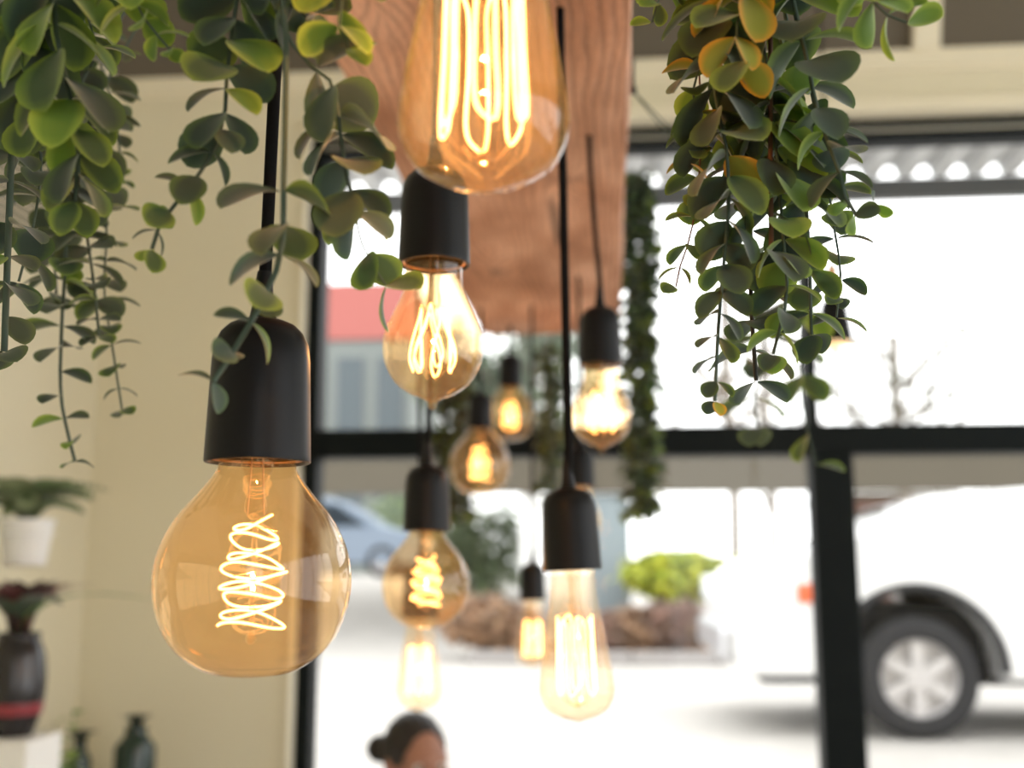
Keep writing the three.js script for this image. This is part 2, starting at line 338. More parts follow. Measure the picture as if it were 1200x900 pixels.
pendant('bulb mostly hidden behind the thick black cord and lamp holder', 680, 524, 2.0, 'pear', M.amberPale, { spin: 0.2 });

// small black spotlight pendant by the window
{
  const at = P(979, 403, 2.75), g = thing('spot_pendant', 'small black cone pendant with glowing cream underside near the window', 'pendant lamp', at); g.scale.setScalar(1.3);
  part('shade', lathe([[0.034, 0], [0.036, 0], [0.034, 0.012], [0.025, 0.075], [0.02, 0.085], [0.012, 0.09], [0.012, 0.084], [0.022, 0.072], [0.034, 0.004]], 40), M.black, g);
  part('neck', lathe([[0.011, 0.088], [0.011, 0.15], [0.006, 0.156], [0, 0.156]], 20), M.brass, g);
  part('cord', rod(V(0, 0.15, 0), V(0, (YC - at.y) / 1.3, 0), 0.003), M.cord, g);
  const bulb = part('bulb', lathe([[0, -0.013], [0.014, -0.0115], [0.025, -0.007], [0.0325, 0.001], [0.0325, 0.006], [0.012, 0.04], [0, 0.042]], 32, 30), std(lin(0.9, 0.8, 0.6), 0.5, { emissive: lin(1, 0.62, 0.27), emissiveIntensity: 1.1 }), g);
  bulb.position.y = 0.004;
  const l = new THREE.PointLight(lin(1, 0.68, 0.36), 0.08); l.position.set(0, 0.004, 0); l.castShadow = true; l.name = 'bulb_glow'; g.add(l);
}
console.log('lamps done');

// ------------------------------------------------------------------ eucalyptus garlands
const leafDye = {
  dark: [[0.020, 0.046, 0.030], [0.075, 0.14, 0.028]],
  blue: [[0.036, 0.074, 0.058], [0.072, 0.135, 0.06]],
  mid: [[0.044, 0.092, 0.026], [0.2, 0.31, 0.032]],
  lime: [[0.13, 0.25, 0.018], [0.32, 0.45, 0.05]],
  grey: [[0.050, 0.080, 0.050], [0.10, 0.15, 0.05]],
  yellow: [[0.33, 0.33, 0.02], [0.75, 0.36, 0.015]],
};
function leafGeometry([mid, rim], shape) {
  const nt = 10, nw = 6, pos = [], col = [], idx = [];
  for (let i = 0; i <= nt; i++) for (let j = 0; j <= nw; j++) {
    const t = 0.5 - 0.5 * Math.cos(Math.PI * i / nt), w = Math.sin((j / nw * 2 - 1) * Math.PI / 2);
    const half = shape === 1 ? 0.37 * Math.pow(Math.sin(Math.PI * Math.pow(t, 1.1)), 0.56) : 0.45 * Math.pow(Math.sin(Math.PI * Math.pow(t, 1.28)), 0.5);
    const hw = i === 0 ? 0.03 : i === nt ? 0.004 : half;
    const x = t - (1 - w * w) * 0.0, z = w * hw;
    const y = 0.2 * w * w * hw + 0.07 * Math.sin(t * Math.PI) - 0.1 * t * t - (Math.abs(w) < 0.01 ? 0.014 : 0);
    const edge = Math.max(Math.abs(w), ss(0.72, 1.0, t)), k = ss(0.6, 1.0, edge);
    pos.push(x, y, z); for (let c = 0; c < 3; c++) col.push(mid[c] + (rim[c] - mid[c]) * k);
  }
  for (let i = 0; i < nt; i++) for (let j = 0; j < nw; j++) { const a = i * (nw + 1) + j, b = a + nw + 1; idx.push(a, a + 1, b, a + 1, b + 1, b); }
  const g = new THREE.BufferGeometry();
  g.setAttribute('position', new THREE.Float32BufferAttribute(pos, 3)); g.setAttribute('color', new THREE.Float32BufferAttribute(col, 3));
  g.setIndex(idx); g.computeVertexNormals(); return g;
}
const leafGeo = Object.fromEntries(Object.entries(leafDye).map(([k, c]) => [k, [leafGeometry(c, 0), leafGeometry(c, 1)]]));
const leafMat = phys(lin(1, 1, 1), 0.9, { vertexColors: true, transmission: 0.42, thickness: 0 });
const stemMat = { green: std(lin(0.045, 0.075, 0.055), 0.7), lime: std(lin(0.14, 0.2, 0.04), 0.7), brown: std(lin(0.13, 0.055, 0.03), 0.7), dark: std(lin(0.014, 0.016, 0.012), 0.7) };
// one hanging strand: pixel polyline at its depth; leaf pairs turn a quarter at each node
function strand(g, pts, o) {
  const d0 = o.d, curve = new THREE.CatmullRomCurve3(pts.map(([x, y, dd]) => P(x, y, dd ?? d0).sub(g.position)), false, 'centripetal');
  const len = curve.getLength(), sc = d0 / F;
  const full = [...(o.from ? [o.from.clone().sub(g.position), curve.getPoint(0).lerp(o.from.clone().sub(g.position), 0.45).add(V(0, 0.01, 0))] : []), ...curve.getSpacedPoints(14)];
  const stem = part('stem', tube(full, (o.r ?? 1.6) * sc, 40, 7), stemMat[o.stem ?? 'green'], g);
  const n = Math.max(2, Math.round(len / (o.gap * sc * (o.leaf[0] > 52 ? 0.84 : 1))));
  let phi = o.phi ?? rr(0, 3);
  for (let i = 0; i <= n; i++) {
    const t = (i + (i && i < n ? rr(-0.15, 0.15) : 0)) / n;
    if (t < (o.start ?? 0)) continue;
    const p = curve.getPointAt(Math.min(1, Math.max(0, t))), tan = curve.getTangentAt(Math.min(1, Math.max(0, t)));
    const size = THREE.MathUtils.lerp(o.leaf[0], o.leaf[1], Math.pow(t, o.ease ?? 1.3)) * sc * (o.leaf[0] > 52 ? 1.16 : 1.32);
    const ref = Math.abs(tan.x) > 0.9 ? V(0, 0, 1) : V(1, 0, 0), e1 = ref.clone().addScaledVector(tan, -ref.dot(tan)).normalize(), e2 = tan.clone().cross(e1);
    for (const s of [0, 1]) {
      if (rnd() < (o.skip ?? 0.04)) continue;
      const a = phi + s * Math.PI + rr(-0.3, 0.3), out = e1.clone().multiplyScalar(Math.cos(a)).addScaledVector(e2, Math.sin(a));
      const droop = (o.droop ?? 0.45) + rr(-0.3, 0.3);
      const ax = out.clone().multiplyScalar(Math.cos(droop)).addScaledVector(tan, Math.sin(droop)).normalize();
      const up = tan.clone().multiplyScalar(-1); up.addScaledVector(ax, -up.dot(ax)).normalize();
      const side = ax.clone().cross(up), roll = rr(-0.45, 0.45) * (o.roll ?? 1);
      up.applyAxisAngle(ax, roll); side.applyAxisAngle(ax, roll);
      const pal = o.dye; let kind = pal[Math.floor(rnd() * pal.length)];   // any of the strand's dyes, wherever the leaf sits
      if (o.odd && rnd() < o.odd[1]) kind = o.odd[0];
      const leaf = part('leaf', leafGeo[kind][rnd() < 0.6 ? 0 : 1], leafMat, stem), L = size * rr(0.82, 1.15);
      leaf.matrixAutoUpdate = true;
      const m = new THREE.Matrix4().makeBasis(ax, up, side); leaf.quaternion.setFromRotationMatrix(m);
      leaf.scale.set(L, L, L * rr(0.9, 1.12)); leaf.position.copy(p).addScaledVector(ax, L * 0.06);
    }
    phi += Math.PI / 2 + rr(-0.25, 0.25);
  }
  return stem;
}
const sideL = (z) => V(bxl - 0.004, BY + 0.05, z), sideR = (z) => V(bxr + 0.004, BY + 0.05, z);
function garland(label, anchor, list) {
  const g = thing('eucalyptus_garland', label, 'plant', anchor.clone());
  part('wall_hook', merge([tube([V(0, 0.0, 0), V(0, 0.03, 0), V(0.0, 0.045, 0.006)], 0.003, 12, 6), new THREE.SphereGeometry(0.006, 10, 8)]), M.black, g);
  for (const [pts, o] of list) strand(g, pts, { from: anchor, ...o });
  return g;
}
garland('lush artificial eucalyptus with broad lime-edged leaves beside the grille', sideL(-0.52), [
  [[[14, -60], [13, 60], [14, 150], [9, 300], [5, 412]], { d: 0.60, gap: 47, leaf: [62, 34], dye: ['dark', 'dark', 'grey', 'grey', 'lime'], droop: 0.35, r: 4, phi: 0.2, skip: 0.08 }],
  [[[64, -60], [66, 40], [82, 110], [92, 180], [88, 235]], { d: 0.50, gap: 36, leaf: [82, 48], dye: ['dark', 'lime', 'mid', 'mid'], droop: 0.75, r: 3, phi: 1.2 }],
  [[[36, -60], [44, 30], [30, 90], [40, 130]], { d: 0.55, gap: 34, leaf: [78, 66], dye: ['dark', 'dark', 'mid'], droop: 0.8, r: 3, phi: 0.4 }],
  [[[150, -40], [162, 10], [182, 38], [199, 58]], { d: 0.50, gap: 24, leaf: [44, 17], dye: ['lime', 'lime'], droop: 0.6, r: 1.6, stem: 'green', phi: 0.1 }],
  [[[96, -40], [104, 20], [112, 56]], { d: 0.66, gap: 17, leaf: [36, 30], dye: ['mid', 'mid'], droop: 0.6, phi: 0.1 }],
  [[[40, 130], [48, 190], [40, 260], [22, 330]], { d: 0.66, gap: 34, leaf: [48, 36], dye: ['dark', 'grey', 'grey'], droop: 0.5, phi: 0.9, from: undefined }],
]);
garland('slender grey-green eucalyptus strands dangling against the beige wall', sideL(-0.8), [
  [[[76, 60], [78, 200], [77, 300], [72, 390], [72, 470], [88, 541]], { d: 0.80, gap: 27, leaf: [40, 18], dye: ['dark', 'grey', 'grey', 'grey', 'lime', 'mid'], droop: 0.22, r: 2, phi: 0.1, ease: 2.4 }],
  [[[86, 120], [93, 220], [104, 290], [112, 350], [116, 394]], { d: 0.80, gap: 22, leaf: [42, 18], dye: ['grey', 'grey', 'grey', 'mid'], droop: 0.3, r: 1.6, phi: 0.5, ease: 2 }],
  [[[108, 40], [119, 80], [133, 130], [140, 175], [140, 212]], { d: 0.86, gap: 18, leaf: [34, 16], dye: ['grey', 'grey', 'mid'], droop: 0.25, r: 1.3, phi: 0.1 }],
  [[[104, 150], [116, 220], [125, 270], [122, 335], [133, 415], [143, 480]], { d: 0.82, gap: 25, leaf: [34, 16], dye: ['grey', 'grey', 'mid', 'mid', 'mid'], droop: 0.28, r: 1.3, phi: 0.2, ease: 1.6 }],
  [[[50, 100], [58, 200], [62, 270], [66, 345]], { d: 0.84, gap: 25, leaf: [44, 28], dye: ['dark', 'grey', 'grey'], droop: 0.4, r: 1.6, phi: 0.7 }],
]);
garland('blue-green eucalyptus hanging in front of the black lamp cord', sideL(-0.42), [
  [[[292, -60], [276, 10], [266, 90], [262, 140], [240, 195], [208, 236], [182, 272], [178, 292]], { d: 0.50, gap: 33, leaf: [66, 26], dye: ['blue', 'blue', 'dark', 'lime', 'mid', 'mid'], droop: 0.6, r: 2.4, phi: 0.3, ease: 1.1 }],
  [[[322, -70], [334, 30], [334, 140], [332, 215], [329, 300], [302, 362], [276, 408], [250, 446]], { d: 0.48, gap: 49, leaf: [72, 32], dye: ['blue', 'blue', 'grey', 'grey', 'lime', 'mid'], droop: 0.42, r: 3.6, start: 0.5, phi: 0.1, ease: 2, skip: 0 }],
  [[[334, 36], [352, 66], [388, 96], [398, 150], [406, 205], [416, 246]], { d: 0.49, gap: 34, leaf: [74, 46], dye: ['blue', 'dark', 'dark', 'grey'], droop: 0.65, r: 2.4, phi: 0.6, skip: 0, start: 0.2 }],
  [[[404, -70], [402, -10], [398, 30], [408, 56]], { d: 0.47, gap: 30, leaf: [58, 36], dye: ['lime', 'lime', 'mid'], droop: 0.6, phi: 0.2, skip: 0.1 }],
  [[[300, -60], [330, -10], [352, 14], [364, 24]], { d: 0.50, gap: 34, leaf: [62, 50], dye: ['blue', 'dark'], droop: 0.6, phi: 0.9 }],
  [[[416, 246], [424, 285], [442, 318], [452, 334]], { d: 0.52, gap: 40, leaf: [42, 36], dye: ['mid', 'mid'], droop: 0.7, phi: 0.1, r: 1.1, from: undefined, skip: 0.2 }],
]);
garland('full artificial eucalyptus with a few orange leaves in front of the window post', sideR(-0.5), [
  [[[862, -60], [846, 20], [836, 100], [850, 165], [854, 235], [848, 310], [841, 400], [838, 470]], { d: 0.55, gap: 32, leaf: [74, 20], dye: ['dark', 'dark', 'dark', 'dark', 'mid', 'mid'], droop: 0.6, r: 2.2, phi: 0.4, ease: 1.5, odd: ['yellow', 0.1] }],
  [[[902, -60], [903, 60], [903, 180], [904, 292]], { d: 0.56, gap: 60, leaf: [64, 56], dye: ['dark', 'dark'], droop: 0.6, r: 3, stem: 'brown', phi: 0.1, start: 0.45 }],
  [[[918, -60], [934, 20], [946, 70], [957, 125], [970, 165], [985, 205], [1000, 252], [1026, 240]], { d: 0.54, gap: 33, leaf: [70, 18], dye: ['blue', 'blue', 'dark', 'lime', 'mid', 'mid'], droop: 0.55, r: 2.6, phi: 0.2, ease: 2 }],
  [[[900, 90], [912, 200], [918, 280], [922, 345], [906, 415]], { d: 0.56, gap: 33, leaf: [66, 30], dye: ['dark', 'dark', 'dark', 'lime', 'lime'], droop: 0.6, r: 2, phi: 0.8 }],
  [[[936, 100], [942, 200], [948, 300], [951, 392]], { d: 0.58, gap: 32, leaf: [60, 36], dye: ['dark', 'dark', 'dark', 'mid'], droop: 0.5, r: 2, phi: 0.1 }],
  [[[872, 120], [879, 240], [880, 350], [886, 446]], { d: 0.60, gap: 37, leaf: [46, 40], dye: ['dark', 'dark', 'dark'], droop: 0.35, r: 2.6, stem: 'dark', phi: 0.3 }],
  [[[822, 150], [818, 220], [808, 280], [797, 312], [792, 336]], { d: 0.58, gap: 28, leaf: [34, 17], dye: ['mid', 'mid', 'mid'], droop: 0.5, r: 1.1, stem: 'brown', phi: 0.1 }],
  [[[965, 180], [978, 270], [985, 320], [980, 372]], { d: 0.60, gap: 24, leaf: [38, 24], dye: ['dark', 'mid', 'mid'], droop: 0.35, r: 1.3, phi: 0.2 }],
  [[[846, -40], [836, 20], [822, 70], [812, 110], [818, 160], [806, 190]], { d: 0.57, gap: 30, leaf: [44, 24], dye: ['lime', 'mid', 'mid', 'mid', 'yellow'], droop: 0.5, r: 1.4, phi: 0.2, odd: ['yellow', 0.2] }],
  [[[880, -60], [872, 0], [862, 40], [870, 70]], { d: 0.52, gap: 34, leaf: [62, 48], dye: ['mid', 'yellow', 'yellow'], droop: 0.8, phi: 1.2, skip: 0.2 }],
  [[[1000, -60], [1012, -16], [1034, 14], [1062, 26]], { d: 0.50, gap: 24, leaf: [44, 32], dye: ['lime', 'lime'], droop: 0.7, r: 1.4, phi: 0.3 }],
  [[[790, -60], [775, -10], [768, 12], [764, 26]], { d: 0.56, gap: 24, leaf: [32, 18], dye: ['lime', 'mid'], droop: 0.4, r: 1.1, phi: 0.2 }],
  [[[925, 60], [900, 130], [884, 170], [876, 215]], { d: 0.60, gap: 32, leaf: [62, 52], dye: ['dark', 'dark', 'mid'], droop: 0.7, r: 2.6, phi: 0.6 }],
]);
garland('loose eucalyptus strand hanging lower in front of the window transom', sideR(-1.3), [
  [[[900, 330], [894, 420], [884, 468], [888, 500]], { d: 1.1, gap: 34, leaf: [44, 30], dye: ['dark', 'grey', 'mid'], droop: 0.4, r: 1.2, phi: 0.2 }],
  [[[940, 330], [938, 420], [942, 480], [956, 545]], { d: 1.2, gap: 38, leaf: [36, 24], dye: ['lime', 'mid', 'mid'], droop: 0.5, r: 1, phi: 0.5, skip: 0.3 }],
]);
console.log('garlands done');

// dense trailing vines further back: leaves too small to pick apart
const smallLeaf = (() => { const s = new THREE.Shape(); s.moveTo(0, 0); s.quadraticCurveTo(0.45, 0.25, 0.32, 0.6); s.quadraticCurveTo(0.2, 0.85, 0, 1); s.quadraticCurveTo(-0.2, 0.85, -0.32, 0.6); s.quadraticCurveTo(-0.45, 0.25, 0, 0); const g = new THREE.ShapeGeometry(s, 2); const p = g.attributes.position; for (let i = 0; i < p.count; i++) p.setZ(i, 0.35 * Math.abs(p.getX(i)) - 0.2 * p.getY(i) ** 2); g.computeVertexNormals(); return g; })();
const foliage = (c, tr = 0.4) => phys(c, 0.9, { transmission: tr, thickness: 0 });
function scatterLeaves(name, parent, n, place, size, mat, tint) {
  const im = new THREE.InstancedMesh(smallLeaf, mat, n), m = new THREE.Matrix4(), q = new THREE.Quaternion(), e = new THREE.Euler();
  for (let i = 0; i < n; i++) {
    const p = place(i), s = size * rr(0.7, 1.3); e.set(rr(-2.6, -1.0), rr(0, 6.3), rr(-0.5, 0.5), 'YXZ'); q.setFromEuler(e);
    im.setMatrixAt(i, m.compose(p, q, V(s, s, s))); const c = tint(i, p); im.setColorAt(i, lin(c[0], c[1], c[2]));
  }
  im.name = name; im.userData.kind = 'stuff'; shadow(im); parent.add(im); return im;
}
function vine(label, px, y0, y1, d, width, n, tints, anchor, size = 0.03) {
  const a = P(px, y0, d), b = P(px + 3, y1, d), g = thing('trailing_vine', label, 'plant', anchor.clone()), o = a.clone().sub(anchor);
  const h = a.y - b.y, k = d / F;
  for (let i = 0; i < 4; i++) {
    const x = rr(-1, 1) * width * k * 0.3, z = rr(-0.03, 0.03);
    part('stem', tube([V(0, 0.0, 0), o.clone().lerp(V(0, 0, 0), 0.4).add(V(0, 0.012, 0)), o, o.clone().add(V(x, -h * 0.3, z)), o.clone().add(V(x * 0.7 + 0.004, -h * 0.7, z)), o.clone().add(V(x * 0.9, -h * rr(0.9, 1), z))], 0.002, 30, 5), stemMat.green, g);
  }
  scatterLeaves('foliage', g, n, () => { const t = rnd(), w = width * k * 0.5 * (0.8 + 0.5 * perlin.noise(t * 6, 1, px)); const an = rr(0, 6.3), r = Math.sqrt(rnd()) * w; return V(r * Math.cos(an), -t * h, r * 0.8 * Math.sin(an)).add(o); }, size, foliage(lin(1, 1, 1), 0.35), (i, p) => tints[Math.floor(rnd() * tints.length)]);
}
vine('long dense green vine hanging past the far end of the beam', 746, 205, 605, 2.35, 46, 1500, [[0.03, 0.065, 0.025], [0.05, 0.10, 0.03], [0.17, 0.24, 0.03]], V(bxr - 0.002, BY + 0.06, bzf + 0.25));
vine('dark leafy vine behind the large amber globe bulb', 534, 420, 610, 2.62, 56, 700, [[0.02, 0.04, 0.02], [0.04, 0.07, 0.025], [0.09, 0.13, 0.025]], V((bxl + bxr) / 2 - 0.08, BY + 0.03, bzf + 0.001));
vine('sparse leafy vine behind the thick black lamp cord', 645, 405, 590, 2.60, 34, 260, [[0.03, 0.06, 0.03], [0.08, 0.12, 0.04], [0.12, 0.17, 0.05]], V((bxl + bxr) / 2 + 0.05, BY + 0.03, bzf + 0.001));

// ------------------------------------------------------------------ plants and sideboard along the left wall
const boardTop = 1.02;
{
  const z0 = ZW + 0.02, z1 = -2.56, g = thing('sideboard', 'low white sideboard along the side wall carrying potted plants', 'sideboard', V(XL, 0, z0));
  part('body', box(0.004, 0.32, 0.08, boardTop - 0.03, 0, z1 - z0, 0.004), M.white, g);
  part('top', box(0.004, 0.34, boardTop - 0.03, boardTop, 0, z1 - z0 + 0.01, 0.006), M.white, g);
  part('plinth', box(0.03, 0.29, 0, 0.08, 0.03, z1 - z0 - 0.03), M.black, g);
  for (let i = 0; i < 2; i++) { const w = (z1 - z0) / 2; const dr = part('door', box(0.32, 0.336, 0.1, boardTop - 0.05, w * i + 0.008, w * (i + 1) - 0.008, 0.003), M.white, g); part('handle', box(0.336, 0.35, 0.72, 0.86, w * i + 0.05, w * i + 0.06, 0.003), M.black, dr); }
}
function bladeGeo(L, w, bend, n = 8) {
  const pos = [], idx = [];
  for (let i = 0; i <= n; i++) { const t = i / n, hw = w * Math.pow(Math.sin(Math.PI * (0.08 + 0.92 * t)), 0.7) * (t > 0.99 ? 0.05 : 1), y = L * (t - bend * t * t * 0.6), x = L * bend * t * t * 0.9; for (const s of [-1, 0, 1]) pos.push(x, y + (s ? 0.12 * hw : 0), s * hw); }
  for (let i = 0; i < n; i++) for (const j of [0, 1]) { const a = i * 3 + j; idx.push(a, a + 1, a + 3, a + 1, a + 4, a + 3); }
  const g = new THREE.BufferGeometry(); g.setAttribute('position', new THREE.Float32BufferAttribute(pos, 3)); g.setIndex(idx); g.computeVertexNormals(); return g;
}
function frondGeo(L, bend) {
  const list = [], c = (t) => V(L * (0.15 * t + bend * t * t * 0.75), L * (0.85 * t - bend * t * t * 0.75), 0);
  list.push(tube([0, 0.25, 0.5, 0.75, 1].map(c), 0.0012, 12, 5));
  for (let i = 2; i < 16; i++) for (const s of [-1, 1]) { const t = i / 16, l = 0.24 * L * Math.sin(Math.PI * (0.12 + 0.85 * t)); const b = bladeGeo(l, 0.008, 0.3, 3); b.deleteAttribute('uv'); b.rotateX(s * 1.25); b.translate(...c(t).toArray()); const nb = b.toNonIndexed(); list.push(nb); }
  return mergeGeometries(list.map((q) => { q = q.index ? q.toNonIndexed() : q; q.deleteAttribute('uv'); return q; }));
}
{ // fern with pale fronds in a white pot, held by a ring on the wall
  const at = P(28, 662, 2.45);
  const g = thing('potted_fern', 'pale green fern in a white pot held by a wall ring', 'plant', V(at.x, at.y - 0.002, at.z));
  part('pot', lathe([[0, 0], [0.04, 0], [0.045, 0.004], [0.056, 0.09], [0.06, 0.092], [0.06, 0.102], [0.054, 0.102], [0.05, 0.08], [0, 0.08]], 40), M.white, g);
  part('wall_ring', merge([new THREE.TorusGeometry(0.0575, 0.003, 8, 40).rotateX(Math.PI / 2).translate(0, 0.07, 0), box(XL - at.x + 0.001, -0.056, 0.066, 0.074, -0.006, 0.006), box(XL - at.x, XL - at.x + 0.004, 0.03, 0.11, -0.02, 0.02)]), M.white, g);
  part('soil', lathe([[0.0525, 0.086], [0.03, 0.092], [0, 0.09]], 24), M.soil, g);
  const fr = [frondGeo(0.22, 0.75), frondGeo(0.18, 0.95), frondGeo(0.25, 0.7)], fm = [foliage(lin(0.22, 0.27, 0.14)), foliage(lin(0.12, 0.18, 0.07))];
  for (let i = 0; i < 15; i++) { const f = part('frond', fr[i % 3], fm[i % 2], g); f.position.y = 0.088; f.rotation.y = i * 2.4; }
}
{ // dark red bromeliad in a glossy black vase on a white plinth
  const at = P(14, 862, 2.35), pl = thing('plant_plinth', 'white plinth under the glossy black vase', 'plinth', V(at.x, 0, at.z));
  part('column', box(-0.075, 0.075, 0.02, at.y, -0.075, 0.075, 0.006), M.white, pl); part('foot', box(-0.085, 0.085, 0, 0.02, -0.085, 0.085, 0.004), M.white, pl);
  const g = thing('potted_bromeliad', 'dark red and green bromeliad in a glossy black vase', 'plant', at.clone());
  part('vase', lathe([[0, 0], [0.035, 0], [0.042, 0.006], [0.058, 0.06], [0.062, 0.11], [0.056, 0.17], [0.044, 0.2], [0.046, 0.212], [0.040, 0.212], [0.038, 0.19], [0, 0.18]], 40, 50), M.potBlack, g);
  part('red_band', lathe([[0.0566, 0.045], [0.0588, 0.055], [0.0598, 0.072], [0.0588, 0.076]], 40), std(lin(0.22, 0.02, 0.03), 0.3), g).userData.label = 'dark red painted band';
  const bl = [bladeGeo(0.24, 0.026, 0.75), bladeGeo(0.30, 0.028, 1.15), bladeGeo(0.2, 0.03, 0.5)], bm = [foliage(lin(0.14, 0.02, 0.025), 0.25), foliage(lin(0.035, 0.06, 0.03), 0.25), foliage(lin(0.07, 0.03, 0.03), 0.25), foliage(lin(0.15, 0.26, 0.03), 0.3)];
  for (let i = 0; i < 16; i++) { const b = part('leaf', bl[i % 3], bm[i % 7 === 6 ? 3 : i % 3], g); b.position.set(0, 0.185, 0); b.rotation.y = i * 2.4 + 0.3; }
}
{ // lime trailing plant in a low bowl, and dark succulent pots
  const at = P(62, 905, 2.7); at.y = boardTop;
  const g = thing('lime_plant', 'bright lime small-leaved plant in a low white bowl on the sideboard', 'plant', at);
  part('bowl', lathe([[0, 0], [0.03, 0], [0.055, 0.03], [0.06, 0.05], [0.055, 0.05], [0.04, 0.03], [0, 0.03]], 32, 30), M.white, g);
  const r = [bladeGeo(0.05, 0.016, 0.5, 4), bladeGeo(0.04, 0.018, 0.3, 4)], lm = [foliage(lin(0.28, 0.42, 0.06)), foliage(lin(0.16, 0.28, 0.04))];
  for (let i = 0; i < 6; i++) { const a = i * 1.05, s = [V(0, 0.03, 0), V(0.03 * Math.cos(a), 0.09, 0.03 * Math.sin(a)), V(0.05 * Math.cos(a), 0.12 + 0.02 * i, 0.05 * Math.sin(a))]; const st = part('stem', tube(s, 0.0015, 12, 5), stemMat.lime, g); for (let j = 0; j < 5; j++) { const l = part('leaf', r[j % 2], lm[(i + j) % 2], st); l.position.copy(s[1].clone().lerp(s[2], j / 4)); l.rotation.set(0, a + j * 2.2, -0.9); } }
  for (const [px, dd, hh, rad, label] of [[157, 3.0, 0.17, 0.055, 'dark green glass jar with a stubby dark plant on the sideboard'], [92, 2.95, 0.13, 0.03, 'narrow black bottle vase with dark sprig on the sideboard']]) {
    const q = P(px, 905, dd); q.y = boardTop; q.x = Math.min(q.x, XL + 0.29);
    const t = thing('dark_vase', label, 'plant', q);
    part('jar', lathe([[0, 0], [rad * 0.9, 0], [rad, 0.01], [rad, hh * 0.6], [rad * 0.55, hh * 0.78], [rad * 0.5, hh * 0.9], [rad * 0.58, hh * 0.92], [rad * 0.4, hh * 0.9], [0, hh * 0.85]], 32), std(lin(0.012, 0.03, 0.022), 0.15), t);
    const b = bladeGeo(0.07, 0.018, 0.8, 5), bm = foliage(lin(0.02, 0.035, 0.025), 0.15);
    for (let i = 0; i < 7; i++) { const l = part('leaf', b, bm, t); l.position.y = hh * 0.86; l.rotation.y = i * 2.4; }
  }
}
console.log('interior done');

// ------------------------------------------------------------------ seated person
function surface(fn, c, half, res) {                      // iso surface of a distance function in a cube
  const mc = new MarchingCubes(res, M.white, false, false, 200000); mc.isolation = 0;
  for (let z = 0; z < res; z++) for (let y = 0; y < res; y++) for (let x = 0; x < res; x++)
    mc.field[x + y * res + z * res * res] = -fn(c.x + (x - res / 2) / (res / 2) * half, c.y + (y - res / 2) / (res / 2) * half, c.z + (z - res / 2) / (res / 2) * half);
  mc.update();
  const p = new Float32Array(mc.positionArray.slice(0, mc.count * 3)), n = new Float32Array(mc.normalArray.slice(0, mc.count * 3));
  for (let i = 0; i < p.length; i += 3) { p[i] = p[i] * half + c.x; p[i + 1] = p[i + 1] * half + c.y; p[i + 2] = p[i + 2] * half + c.z; }
  let g = new THREE.BufferGeometry(); g.setAttribute('position', new THREE.BufferAttribute(p, 3));
  g = mergeVertices(g, 1e-5); g.computeVertexNormals(); return g;
}
const cap = (x, y, z, a, b, ra, rb) => { const bx = b[0] - a[0], by = b[1] - a[1], bz = b[2] - a[2], t = Math.min(1, Math.max(0, ((x - a[0]) * bx + (y - a[1]) * by + (z - a[2]) * bz) / (bx * bx + by * by + bz * bz))); return Math.hypot(x - a[0] - bx * t, y - a[1] - by * t, z - a[2] - bz * t) - (ra + (rb - ra) * t); };
const ell = (x, y, z, c, r) => { const k = Math.hypot((x - c[0]) / r[0], (y - c[1]) / r[1], (z - c[2]) / r[2]); return (k - 1) * Math.min(...r); };
const smin = (a, b, k) => { const h = Math.max(k - Math.abs(a - b), 0) / k; return Math.min(a, b) - h * h * k * 0.25; };
